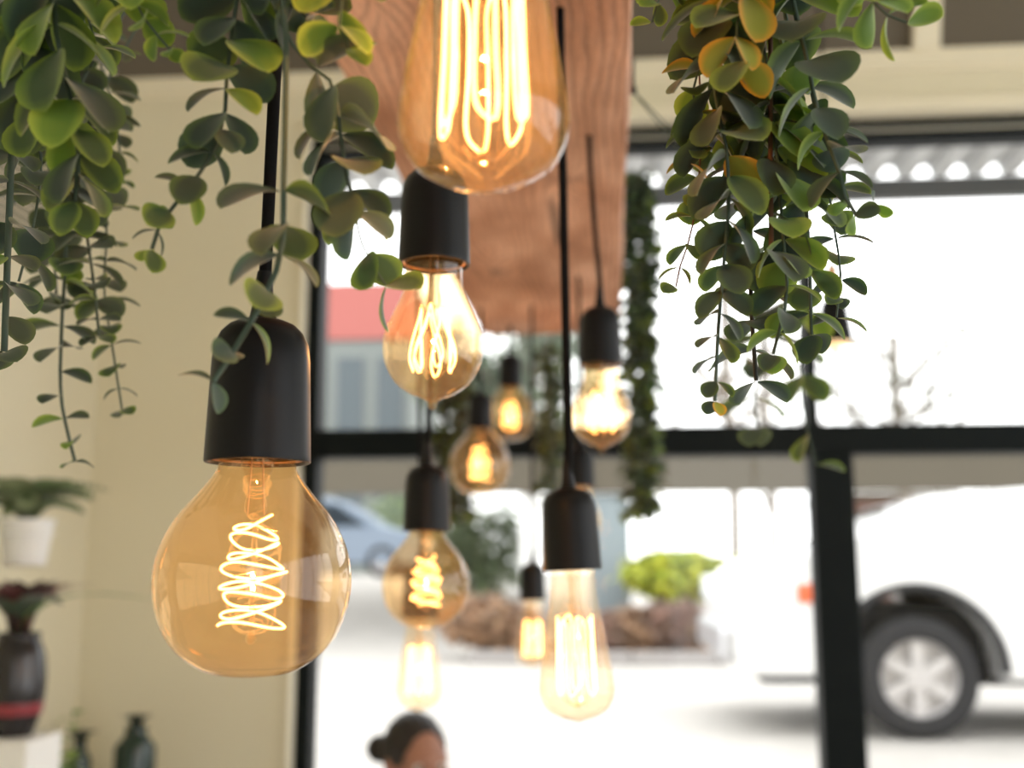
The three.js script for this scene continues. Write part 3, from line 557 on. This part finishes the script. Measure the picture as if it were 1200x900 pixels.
{
  const top = P(493, 829, 2.85), sc = top.y / 1.268;
  const g = thing('person', 'person with dark tied-back hair sitting on a stool near the window', 'person', V(top.x - 0.03, 0, top.z), 0.6);
  g.scale.setScalar(sc);
  const hc = [0, 1.13, 0.05];
  const head = (X, Y, Z) => {
    const x = X - hc[0], y = Y - hc[1], z = Z - hc[2], ax = Math.abs(x);
    let d = ell(x, y, z, [0, 0.03, -0.012], [0.074, 0.096, 0.094]);
    d = smin(d, ell(x, y, z, [0, -0.04, 0.028], [0.056, 0.068, 0.062]), 0.04);
    d = smin(d, cap(x, y, z, [-0.014, -0.092, 0.06], [0.014, -0.092, 0.06], 0.018, 0.018), 0.03);
    d = smin(d, cap(ax, y, z, [0.01, 0.028, 0.078], [0.045, 0.026, 0.062], 0.01, 0.01), 0.02);
    d = smin(d, ell(ax, y, z, [0.042, -0.022, 0.058], [0.022, 0.02, 0.02]), 0.025);
    d = Math.max(d, -(Math.hypot(ax - 0.031, y - 0.006, z - 0.094) - 0.016));
    d = smin(d, cap(x, y, z, [0, 0.012, 0.086], [0, -0.03, 0.106], 0.007, 0.0115), 0.012);
    d = smin(d, cap(ax, y, z, [0, -0.035, 0.096], [0.013, -0.036, 0.09], 0.007, 0.007), 0.008);
    d = smin(d, cap(ax, y, z, [0, -0.058, 0.085], [0.02, -0.06, 0.076], 0.0055, 0.003), 0.006);
    d = smin(d, cap(ax, y, z, [0, -0.069, 0.083], [0.018, -0.068, 0.075], 0.006, 0.003), 0.006);
    d = smin(d, ell(ax, y, z, [0.077, -0.004, -0.004], [0.009, 0.03, 0.018]), 0.01);
    d = smin(d, cap(x, y, z, [0, -0.06, -0.02], [0, -0.2, -0.045], 0.05, 0.055), 0.03);
    return d;
  };
  const hip = [0, 0.52, 0], chest = [0, 0.82, 0.0], S = [0.165, 0.9, 0.0], EL = [0.21, 0.66, 0.08], WR = [0.1, 0.62, 0.3], HJ = [0.09, 0.5, 0.02], KN = [0.11, 0.52, 0.42], AN = [0.11, 0.09, 0.4], TO = [0.12, 0.03, 0.54];
  const torso = (x, y, z, o = 0) => { const ax = Math.abs(x); let d = ell(x, y, z, [0, 0.78, 0], [0.165 + o, 0.2 + o, 0.11 + o]); d = smin(d, ell(x, y, z, [0, 0.54, 0.0], [0.17 + o, 0.12 + o, 0.125 + o]), 0.1); d = smin(d, cap(ax, y, z, [0.02, 0.93, 0], S, 0.06 + o, 0.058 + o), 0.06); return d; };
  const arms = (x, y, z, o = 0) => { const ax = Math.abs(x); return smin(cap(ax, y, z, S, EL, 0.05 + o, 0.04 + o), cap(ax, y, z, EL, WR, 0.04 + o, 0.027 + o), 0.02); };
  const legs = (x, y, z, o = 0) => { const ax = Math.abs(x); return smin(cap(ax, y, z, HJ, KN, 0.082 + o, 0.058 + o), cap(ax, y, z, KN, AN, 0.055 + o, 0.036 + o), 0.03); };
  const body = (x, y, z) => smin(smin(smin(torso(x, y, z), arms(x, y, z), 0.03), legs(x, y, z), 0.05), smin(cap(x, y, z, [0, 0.95, -0.005], [0, 1.03, 0.01], 0.055, 0.05), cap(Math.abs(x), y, z, AN, TO, 0.035, 0.028), 0.02), 0.03);
  const hand = (x, y, z) => {                             // right hand space, mirrored for the left
    let d = cap(x, y, z, WR, [0.075, 0.612, 0.36], 0.026, 0.03);
    [[-0.026, 0.058], [-0.009, 0.068], [0.009, 0.064], [0.025, 0.05]].forEach(([o, l]) => { const k = [0.072 + o, 0.615, 0.375], m = [0.066 + o, 0.609, 0.375 + l * 0.55], e = [0.06 + o, 0.588, 0.375 + l]; d = smin(d, smin(cap(x, y, z, k, m, 0.0095, 0.0088), cap(x, y, z, m, e, 0.0088, 0.0075), 0.003), 0.006); });
    return smin(d, smin(cap(x, y, z, [0.06, 0.612, 0.33], [0.034, 0.606, 0.36], 0.013, 0.0105), cap(x, y, z, [0.034, 0.606, 0.36], [0.026, 0.598, 0.385], 0.0105, 0.0085), 0.004), 0.01);
  };
  const hr = surface(hand, V(0.07, 0.605, 0.37), 0.09, 58), hl = hr.clone().applyMatrix4(new THREE.Matrix4().makeScale(-1, 1, 1));
  const li = hl.index.array; for (let i = 0; i < li.length; i += 3) { const t = li[i]; li[i] = li[i + 1]; li[i + 1] = t; } hl.computeVertexNormals();
  const skin = std(lin(0.3, 0.14, 0.09), 0.55);
  part('body', mergeGeometries([surface((x, y, z) => Math.max(body(x, y, z), y - 1.0), V(0, 0.5, 0.15), 0.56, 84), surface((x, y, z) => Math.max(head(x, y, z), 0.955 - y), V(0, 1.1, 0.03), 0.19, 84), hr, hl]), skin, g);
  part('sweater', surface((x, y, z) => Math.max(smin(torso(x, y, z, 0.012), Math.max(arms(x, y, z, 0.01), 0.012 - (0.29 - z)), 0.03), 0.47 - y, -cap(x, y, z, [0, 0.95, 0.0], [0, 1.1, 0.02], 0.062, 0.062)), V(0, 0.75, 0.1), 0.36, 70), std(lin(0.05, 0.055, 0.07), 0.95), g);
  part('trousers', surface((x, y, z) => Math.max(smin(legs(x, y, z, 0.012), Math.max(torso(x, y, z, 0.008), y - 0.56), 0.04), 0.1 - y), V(0, 0.36, 0.2), 0.36, 70), std(lin(0.03, 0.035, 0.06), 0.95), g);
  part('shoes', surface((x, y, z) => { const ax = Math.abs(x); return Math.max(smin(cap(ax, y, z, [0.11, 0.07, 0.385], [0.11, 0.045, 0.39], 0.048, 0.048), cap(ax, y, z, [0.11, 0.04, 0.4], [0.12, 0.035, 0.55], 0.046, 0.038), 0.03), 0.001 - y, y - 0.105); }, V(0, 0.07, 0.46), 0.2, 60), std(lin(0.02, 0.02, 0.02), 0.5), g);
  const hairF = (X, Y, Z) => {
    const x = X - hc[0], y = Y - hc[1], z = Z - hc[2];
    let d = ell(x, y, z, [0, 0.033, -0.016], [0.081, 0.1, 0.1]);
    const face = ell(x, y, z, [0, -0.022, 0.102], [0.074, 0.122, 0.095]);
    d = Math.max(d, -face, -0.075 - y - 0.3 * z, -(Math.hypot((Math.abs(x) - 0.085) / 1, (y + 0.012) / 1, z - 0.0) - 0.028));
    d += 0.0012 * Math.sin(x * 260 + 60 * y);
    return smin(d, ell(x, y, z, [-0.052, 0.03, -0.112], [0.038, 0.036, 0.036]), 0.012);
  };
  part('hair', surface(hairF, V(0, 1.13, 0.0), 0.19, 84), std(lin(0.014, 0.010, 0.009), 0.55), g);
  for (const s of [-1, 1]) { const e = part('eye', new THREE.SphereGeometry(0.0125, 18, 12), std(lin(0.7, 0.68, 0.64), 0.2), g); e.position.set(s * 0.031, hc[1] + 0.006, hc[2] + 0.074); part('iris', new THREE.SphereGeometry(0.0062, 14, 10).scale(1, 1, 0.4), std(lin(0.02, 0.012, 0.008), 0.2), e).position.z = 0.0112; }
  const st = thing('stool', 'low wooden stool under the seated person', 'stool', V(top.x - 0.03, 0, top.z), 0.6);
  const seatY = 0.402 * sc;
  part('seat', lathe([[0, seatY - 0.035], [0.17, seatY - 0.035], [0.18, seatY - 0.03], [0.18, seatY - 0.005], [0.174, seatY], [0, seatY]], 40), M.wood, st);
  for (let i = 0; i < 4; i++) { const a = i * Math.PI / 2 + 0.78; part('leg', rod(V(0.17 * Math.cos(a), 0, 0.17 * Math.sin(a)), V(0.12 * Math.cos(a), seatY - 0.034, 0.12 * Math.sin(a)), 0.014, 0.017), M.wood, st); }
}
console.log('person done');

// ------------------------------------------------------------------ outside
const GY = P(1080, 868, 6.75).y;                          // parking lot level
console.log('ground', GY);
const groundAt = (x, z) => GY + 0.86 * ss(-13.6, -19, z) * ss(3.5, -2.5, x);
{
  const g = new THREE.PlaneGeometry(120, 90, 120, 90).rotateX(-Math.PI / 2).translate(0, 0, ZO - 45), p = g.attributes.position, uv = g.attributes.uv;
  for (let i = 0; i < p.count; i++) { p.setY(i, groundAt(p.getX(i), p.getZ(i))); uv.setXY(i, p.getX(i), p.getZ(i)); }
  g.computeVertexNormals();
  struct('ground', g, M.asphalt, 'pale concrete parking lot rising gently to the street', 'ground');
}
{ // corrugated canopy over the shop window
  const yc = 1.6 + 1.55, z0 = ZO, z1 = P(1100, 205, 4.45).z - 0.0, g = thing('canopy', 'white corrugated metal canopy over the outside of the shop window', 'canopy', V(0, yc, z0));
  const s = 0.135, pts = [], n = 46, x0 = -2.6;
  for (let i = 0; i < n; i++) { const x = x0 + i * s; pts.push([x, 0], [x + s * 0.42, 0], [x + s * 0.54, 0.045], [x + s * 0.88, 0.045]); }
  const sh = new THREE.Shape(); pts.forEach(([x, y], i) => (i ? sh.lineTo(x, y) : sh.moveTo(x, y))); for (let i = pts.length - 1; i >= 0; i--) sh.lineTo(pts[i][0], pts[i][1] + 0.003);
  part('corrugated_sheet', new THREE.ExtrudeGeometry(sh, { depth: z0 - z1, bevelEnabled: false }).translate(0, 0, z1 - z0), std(lin(0.6, 0.61, 0.63), 0.5), g);
  part('edge_beam', box(x0 - 0.05, x0 + n * s, -0.085, 0.0, z1 - z0 - 0.05, z1 - z0, 0.004), std(lin(0.1, 0.105, 0.11), 0.5), g);
  part('wall_beam', box(x0 - 0.05, x0 + n * s, -0.02, 0.07, -0.03, -0.001, 0.003), std(lin(0.3, 0.3, 0.3), 0.5), g);
  for (const x of [-2.5, 3.4]) part('tie_rod', rod(V(x, 0.02, z1 - z0 + 0.03), V(x, 0.75, -0.01), 0.012), M.frame, g);
}
function profile(points, holes = []) { const s = new THREE.Shape(); points.forEach((p, i) => (i ? (p.length === 2 ? s.lineTo(...p) : s.quadraticCurveTo(...p)) : s.moveTo(...p))); for (const h of holes) { const q = new THREE.Path(); h.forEach((p, i) => (i ? q.lineTo(...p) : q.moveTo(...p))); s.holes.push(q); } return s; }
const tyreMat = std(lin(0.022, 0.022, 0.024), 0.9), alloy = std(lin(0.55, 0.53, 0.53), 0.4, { metalness: 0.4 }), glassDark = std(lin(0.03, 0.04, 0.05), 0.05), hubMat = std(lin(0.2, 0.08, 0.07), 0.5);
function wheel(parent, x, y, z, r, w, face) {             // axis along z, face +1 shows towards +z
  const k = r / 0.36, g = part('tyre', lathe([[0.23 * k, -w / 2], [0.32 * k, -w / 2], [0.352 * k, -w / 2 + 0.03], [0.36 * k, -w / 4], [0.36 * k, w / 4], [0.352 * k, w / 2 - 0.03], [0.32 * k, w / 2], [0.23 * k, w / 2], [0.22 * k, w / 2 - 0.04]], 40).rotateX(Math.PI / 2), tyreMat, parent);
  g.position.set(x, y, z); g.userData.label = 'dark rubber tyre';
  const zf = face * (w / 2 - 0.05);
  part('rim', merge([lathe([[0.215 * k, -w / 2 + 0.02], [0.232 * k, -w / 2], [0.232 * k, w / 2], [0.215 * k, w / 2 - 0.02], [0.2 * k, 0]], 40).rotateX(Math.PI / 2), new THREE.CylinderGeometry(0.07 * k, 0.075 * k, 0.05, 24).rotateX(Math.PI / 2).translate(0, 0, zf), ...[0, 1, 2, 3, 4, 5].map((i) => box(-0.036 * k, 0.036 * k, 0.05 * k, 0.22 * k, zf - 0.02, zf + 0.015).rotateZ(i * Math.PI / 3)), new THREE.CylinderGeometry(0.21 * k, 0.21 * k, 0.01, 32).rotateX(Math.PI / 2).translate(0, 0, zf - 0.05)]), alloy, g);
  for (let i = 0; i < 6; i++) { const a = i * Math.PI / 3 + 0.52; part('wheel_nut', new THREE.CylinderGeometry(0.02 * k, 0.02 * k, 0.03, 10).rotateX(Math.PI / 2).translate(0.105 * k * Math.cos(a), 0.105 * k * Math.sin(a), zf - 0.02), hubMat, g); }
}
{ // white vehicle, nose to the left
  const wc = P(1080, 800, 6.75), k = 1, g = thing('white_van', 'white vehicle with a dark wheel arch parked outside the window', 'vehicle', V(wc.x, GY, wc.z - 0.95));
  const paint = phys(lin(0.78, 0.78, 0.78), 0.35, { clearcoat: 0.6, clearcoatRoughness: 0.1 });
  const arch = (cx, r) => { const a = []; for (let i = 0; i <= 14; i++) { const t = Math.PI * (1 - i / 14); a.push([cx + r * Math.cos(t), 0.40 + r * Math.sin(t)]); } return a; };   // white body, dark arches
  const pts = [[-1.02, 0.42], [-1.08, 0.52], [-1.08, 0.86], [-1.0, 1.02, -0.85, 1.06], [-0.42, 1.14], [-0.05, 1.38, 0.15, 1.44], [1.0, 1.5], [2.6, 1.5], [3.6, 1.46, 4.1, 1.2], [4.35, 1.0], [4.4, 0.6], [4.38, 0.5], [3.82, 0.46]];
  const low = [...arch(3.2, 0.56).reverse(), [2.6, 0.4], [0.6, 0.4], ...arch(0, 0.56).reverse(), [-0.62, 0.42]];
  const bodyG = new THREE.ExtrudeGeometry(profile([...pts, ...low]), { depth: 1.74, bevelEnabled: true, bevelThickness: 0.06, bevelSize: 0.05, bevelSegments: 3, curveSegments: 10 }).translate(0, 0, -0.87);
  part('body_shell', bodyG, paint, g);
  const zs = 0.936;
  for (const q of [[[0.86, 1.08], [1.05, 1.4], [1.6, 1.42], [1.6, 1.08]], [[1.68, 1.08], [1.68, 1.42], [2.6, 1.42], [2.9, 1.08]]]) for (const sd of [-1, 1]) part('side_window', new THREE.ExtrudeGeometry(profile(q), { depth: 0.012, bevelEnabled: false }).translate(0, 0, sd > 0 ? zs : -zs - 0.012), glassDark, g);
  part('windscreen', box(-0.01, 0.01, -0.2, 0.2, -0.7, 0.7).rotateZ(-0.98).translate(-0.17, 1.33, 0), glassDark, g);
  part('door_handle', box(1.25, 1.42, 1.08, 1.11, zs, zs + 0.03, 0.008), paint, g);
  part('front_bumper', box(-1.2, -0.95, 0.46, 0.68, -0.92, 0.92, 0.05), std(lin(0.5, 0.5, 0.52), 0.3, { metalness: 0.7 }), g);
  for (const s of [-1, 1]) { part('headlight', box(-1.16, -0.72, 0.8, 0.98, s * 0.6, s * 0.935, 0.03), phys(lin(0.8, 0.82, 0.85), 0.1), g); }
  part('marker_lamp', box(-0.72, -0.62, 0.82, 0.94, 0.9, 0.945, 0.01), std(lin(0.7, 0.12, 0.03), 0.3), g).userData.label = 'orange side marker lamp';
  for (const x of [0, 3.2]) part('wheel_arch_liner', merge([new THREE.CylinderGeometry(0.525, 0.525, 1.852, 40, 1, true, -Math.PI / 2, Math.PI).rotateX(-Math.PI / 2).translate(x, 0.4, 0), box(x - 0.46, x + 0.46, 0.42, 0.8, -0.66, 0.66)]), tyreMat, g);
  part('underbody', box(-0.9, 4.2, 0.3, 0.46, -0.6, 0.6), tyreMat, g);
  part('arch_trim', tube(arch(0, 0.52).map(([x, y]) => V(x, y, 0.918)), 0.03, 40, 6), tyreMat, g);
  for (const x of [0, 3.2]) { wheel(g, x, 0.37, 0.8, 0.37, 0.25, 1); wheel(g, x, 0.37, -0.8, 0.37, 0.25, -1); }
}
{ // blue hatchback on the street
  const c = P(425, 675, 20.5), y = groundAt(c.x, c.z), g = thing('blue_car', 'pale blue hatchback parked on the street beyond the lot', 'vehicle', V(c.x, y, c.z - 0.8));
  const paint = phys(lin(0.16, 0.21, 0.28), 0.35, { clearcoat: 0.6 });
  const s = profile([[1.0, 0.3], [1.1, 0.55], [1.02, 0.72, 0.75, 0.82], [0.25, 0.92], [-0.35, 1.4, -0.75, 1.43], [-1.7, 1.42], [-2.2, 1.36, -2.5, 1.0], [-2.65, 0.75], [-2.6, 0.3]]);
  part('body_shell', new THREE.ExtrudeGeometry(s, { depth: 1.5, bevelEnabled: true, bevelThickness: 0.06, bevelSize: 0.05, bevelSegments: 2 }).translate(0, 0, -0.75), paint, g);
  part('side_window', new THREE.ExtrudeGeometry(profile([[0.05, 0.95], [-0.5, 1.34], [-1.0, 1.36], [-1.0, 0.95]]), { depth: 0.012, bevelEnabled: false }).translate(0, 0, 0.81), glassDark, g);
  part('side_window', new THREE.ExtrudeGeometry(profile([[-1.08, 0.95], [-1.08, 1.36], [-1.8, 1.35], [-2.25, 0.98]]), { depth: 0.012, bevelEnabled: false }).translate(0, 0, 0.81), glassDark, g);
  for (const x of [0.35, -2.05]) { wheel(g, x, 0.31, 0.72, 0.31, 0.2, 1); wheel(g, x, 0.31, -0.72, 0.31, 0.2, -1); }
}
const taupe = std(lin(0.095, 0.082, 0.06), 0.9), wallGrey = std(lin(0.22, 0.26, 0.28), 0.8);
{ // covered walkway across the lot
  const d = 14, f0 = P(780, 577, d), f1 = P(780, 512, d), z = f0.z, g = thing('covered_walkway', 'long low walkway roof with a taupe fascia across the lot', 'walkway', V(0, GY, z));
  part('fascia', box(-9, 12, f0.y - GY, f1.y - GY, -0.06, 0, 0.01), taupe, g);
  part('roof', box(-9, 12, f1.y - GY, f1.y - GY + 0.08, -3, 0.1), taupe, g);
  for (const [a, b, m, n] of [[608, 632, M.white, 'white'], [690, 738, wallGrey, 'grey'], [1180, 1220, wallGrey, 'grey']]) { const x0 = P(a, 620, d).x, x1 = P(b, 620, d).x; part('column', box(x0, x1, 0, f0.y - GY, -0.4, -0.08, 0.02), m, g).userData.label = n + ' square column'; }
}
{ // curb and planting bed
  const c = P(720, 782, 12), g = thing('kerb', 'pale concrete kerb along the planting bed', 'kerb', V(0, GY, c.z));
  const x0 = P(545, 780, 12).x;
  for (let i = 0; i < 8; i++) part('kerb_stone', box(x0 + i * 0.9 + 0.006, x0 + i * 0.9 + 0.894, 0, 0.14, -0.15, 0, 0.02), std(lin(0.3, 0.28, 0.27), 0.9), g);
  const bed = thing('planting_bed', 'brown mulch bed behind the kerb', 'planting bed', V(0, GY, c.z - 0.15));
  const bg = new THREE.PlaneGeometry(7.2, 1.6, 40, 12).rotateX(-Math.PI / 2).translate(x0 + 3.6, 0.1, -0.8), p = bg.attributes.position;
  for (let i = 0; i < p.count; i++) p.setY(i, 0.1 + 0.06 * perlin.noise(p.getX(i) * 3, p.getZ(i) * 3, 2));
  bg.computeVertexNormals(); part('mulch', bg, std(lin(0.12, 0.08, 0.06), 1), bed);
}
function shrub(name, label, px, py, d, rx, ry, n, tints, size, group) {
  const c = P(px, py, d), y0 = groundAt(c.x, c.z) + (d < 13.8 && d > 12 ? 0.165 : 0), h = Math.max(0.3, c.y - y0 + ry), g = thing(name, label, 'shrub', V(c.x, y0, c.z), 0, group);
  const st = []; for (let i = 0; i < 7; i++) { const a = i * 0.9; st.push(rod(V(0.03 * Math.cos(a), 0, 0.03 * Math.sin(a)), V(rx * 0.6 * Math.cos(a), h * 0.7, rx * 0.6 * Math.sin(a)), 0.012, 0.005, 5)); }
  part('stems', merge(st), stemMat.brown, g);
  scatterLeaves('foliage', g, n, () => { const a = rr(0, 6.28), v = rr(-1, 1), r = Math.cbrt(rr(0.05, 1)), s = Math.sqrt(1 - v * v), w = 1 + 0.25 * perlin.noise(a * 1.5, v * 3, px); return V(rx * r * s * Math.cos(a) * w, Math.max(0.02, h - ry + ry * r * v * w), rx * 0.8 * r * s * Math.sin(a) * w); }, size, foliage(lin(1, 1, 1), 0.3), () => tints[Math.floor(rnd() * tints.length)]);
}
const lim = [[0.5, 0.55, 0.03], [0.62, 0.62, 0.05], [0.38, 0.48, 0.03]], bro = [[0.42, 0.24, 0.13], [0.34, 0.2, 0.11], [0.48, 0.31, 0.18]], grn = [[0.2, 0.27, 0.12], [0.26, 0.32, 0.17], [0.15, 0.21, 0.1]], mag = [[0.32, 0.17, 0.12], [0.27, 0.17, 0.12]];
shrub('lime_shrub', 'bright yellow-green clipped shrub behind the brown planting', 790, 672, 13.4, 0.6, 0.3, 2200, lim, 0.13);
shrub('lime_shrub', 'yellow-green low shrub beside the truck bonnet', 850, 678, 13.4, 0.55, 0.26, 2000, lim, 0.13);
for (const [px, py, rx, t] of [[742, 740, 0.32, bro], [786, 730, 0.4, mag], [828, 742, 0.36, bro], [868, 730, 0.4, bro], [712, 745, 0.3, mag], [560, 725, 0.45, bro], [600, 735, 0.4, bro]])
  shrub('brown_shrub', t === mag ? 'rounded reddish-brown dormant shrub in the planting bed' : 'rounded tan-brown dormant shrub in the planting bed', px, py, 12.7, rx, 0.28, 1300, t, 0.11, t === mag ? 'reddish shrubs in the planting bed' : 'tan shrubs in the planting bed');
shrub('green_hedge', 'soft green bush between the white and grey columns and the street', 575, 640, 17, 0.75, 0.7, 1100, grn, 0.14);
shrub('green_hedge', 'soft green bush left of the white walkway column', 545, 655, 16.5, 0.6, 0.55, 900, grn, 0.14);
shrub('green_hedge', 'soft green bush behind the pale blue hatchback', 480, 610, 26, 1.4, 0.7, 1100, grn, 0.16);
// trees
function tree(label, px, d, height, crown, n, tints, opts = {}) {
  const c = P(px, 640, d), y0 = groundAt(c.x, c.z), g = thing('tree', label, 'tree', V(c.x, y0, c.z), 0, opts.group);
  const tr = [tube([V(0, 0, 0), V(0.05, height * 0.4, 0.03), V(-0.05, height * 0.75, 0), V(0, height, 0)], 0.13, 16, 7)], tips = [];
  for (let i = 0; i < (opts.branches ?? 16); i++) {
    const y = height * rr(0.3, 0.92), a = i * 2.4, l = crown * rr(0.6, 1.1), e = V(l * Math.cos(a), y + l * 0.7, l * Math.sin(a)), m = V(l * 0.45 * Math.cos(a + 0.2), y + l * 0.22, l * 0.45 * Math.sin(a + 0.2));
    tr.push(tube([V(0, y, 0), m, e], 0.045, 8, 5)); tips.push([V(0, y, 0), m, e]);
    for (let j = 0; j < 4; j++) { const q = m.clone().lerp(e, rr(0.1, 0.9)); tr.push(rod(q, q.clone().add(V(rr(-0.5, 0.5), rr(0.3, 0.9), rr(-0.5, 0.5))), 0.018, 0.006, 4)); }
  }
  part('trunk', merge(tr), std(lin(0.22, 0.19, 0.16), 0.95), g);
  if (n) scatterLeaves('foliage', g, n, () => { const [a, m, e] = tips[Math.floor(rnd() * tips.length)], t = rnd(); return m.clone().lerp(e, t).add(V(rr(-1, 1), rr(-0.7, 0.9), rr(-1, 1)).multiplyScalar(crown * 0.28)); }, opts.size ?? 0.22, foliage(lin(1, 1, 1), 0.3), () => tints[Math.floor(rnd() * tints.length)]);
}
const ever = [[0.12, 0.17, 0.1], [0.18, 0.23, 0.15], [0.26, 0.3, 0.24]];
tree('leafy evergreen tree rising beyond the walkway roof behind the bulbs', 615, 25, 6.2, 1.7, 1500, ever, { size: 0.3 });
tree('leafy evergreen tree with pale twigs behind the amber globe bulbs', 545, 29, 6.0, 1.6, 900, ever, { size: 0.3 });
tree('bare slender tree behind the covered walkway', 860, 24, 7.2, 1.5, 0, ever, { branches: 20 });
tree('bare branching tree beyond the white vehicle', 1062, 26, 6.6, 2.0, 700, [[0.09, 0.1, 0.06]], { branches: 22, size: 0.2 });
tree('thin bare tree beside the upper window mullion', 905, 30, 7.4, 1.6, 260, [[0.1, 0.11, 0.07]], { branches: 18, size: 0.2 });
{ // shop building with red band
  const d = 34, a = P(300, 335, d), b = P(486, 335, d), r0 = P(400, 403, d).y, y0 = groundAt(a.x, a.z), g = thing('shop_building', 'far grey shop building with a broad red band under its roof', 'building', V(a.x, y0, a.z));
  const w = b.x - a.x, h = a.y - y0, rb = r0 - y0;
  part('wall', box(0, w, 0, rb, -6, 0), std(lin(0.17, 0.19, 0.18), 0.8), g);
  part('red_band', box(-0.05, w + 0.05, rb, h, -6, 0.12, 0.03), std(lin(0.34, 0.1, 0.085), 0.7), g).userData.label = 'faded red fascia band';
  const n = 4, ww = w / n;
  for (let i = 0; i < n; i++) for (const [v0, v1] of [[0.5, 2.6], [3.2, rb - 0.5]]) { const f = part('window', box(ww * i + 0.15, ww * (i + 1) - 0.15, v0, v1, 0, 0.04), std(lin(0.12, 0.13, 0.13), 0.5), g); part('window_pane', box(ww * i + 0.22, ww * (i + 1) - 0.22, v0 + 0.07, v1 - 0.07, 0.04, 0.05), std(lin(0.05, 0.07, 0.08), 0.1), f); }
}
{ // low brick house far right
  const d = 30, a = P(985, 590, d), b = P(1110, 590, d), y0 = groundAt(a.x, a.z), g = thing('brick_house', 'far low brick building beyond the white vehicle', 'building', V(a.x, y0, a.z));
  const w = b.x - a.x, h = 2.9;
  part('wall', box(0, w, 0, h, -4, 0), std(lin(0.16, 0.09, 0.07), 0.9), g); part('roof', box(-0.2, w + 0.2, h, h + 0.15, -4.2, 0.25), taupe, g);
  for (let i = 0; i < 3; i++) part('window_pane', box(w * (i + 0.25) / 3, w * (i + 0.75) / 3, 1, 2.2, 0, 0.04), glassDark, g);
}
console.log('outside done');
renderer.render(scene, camera);
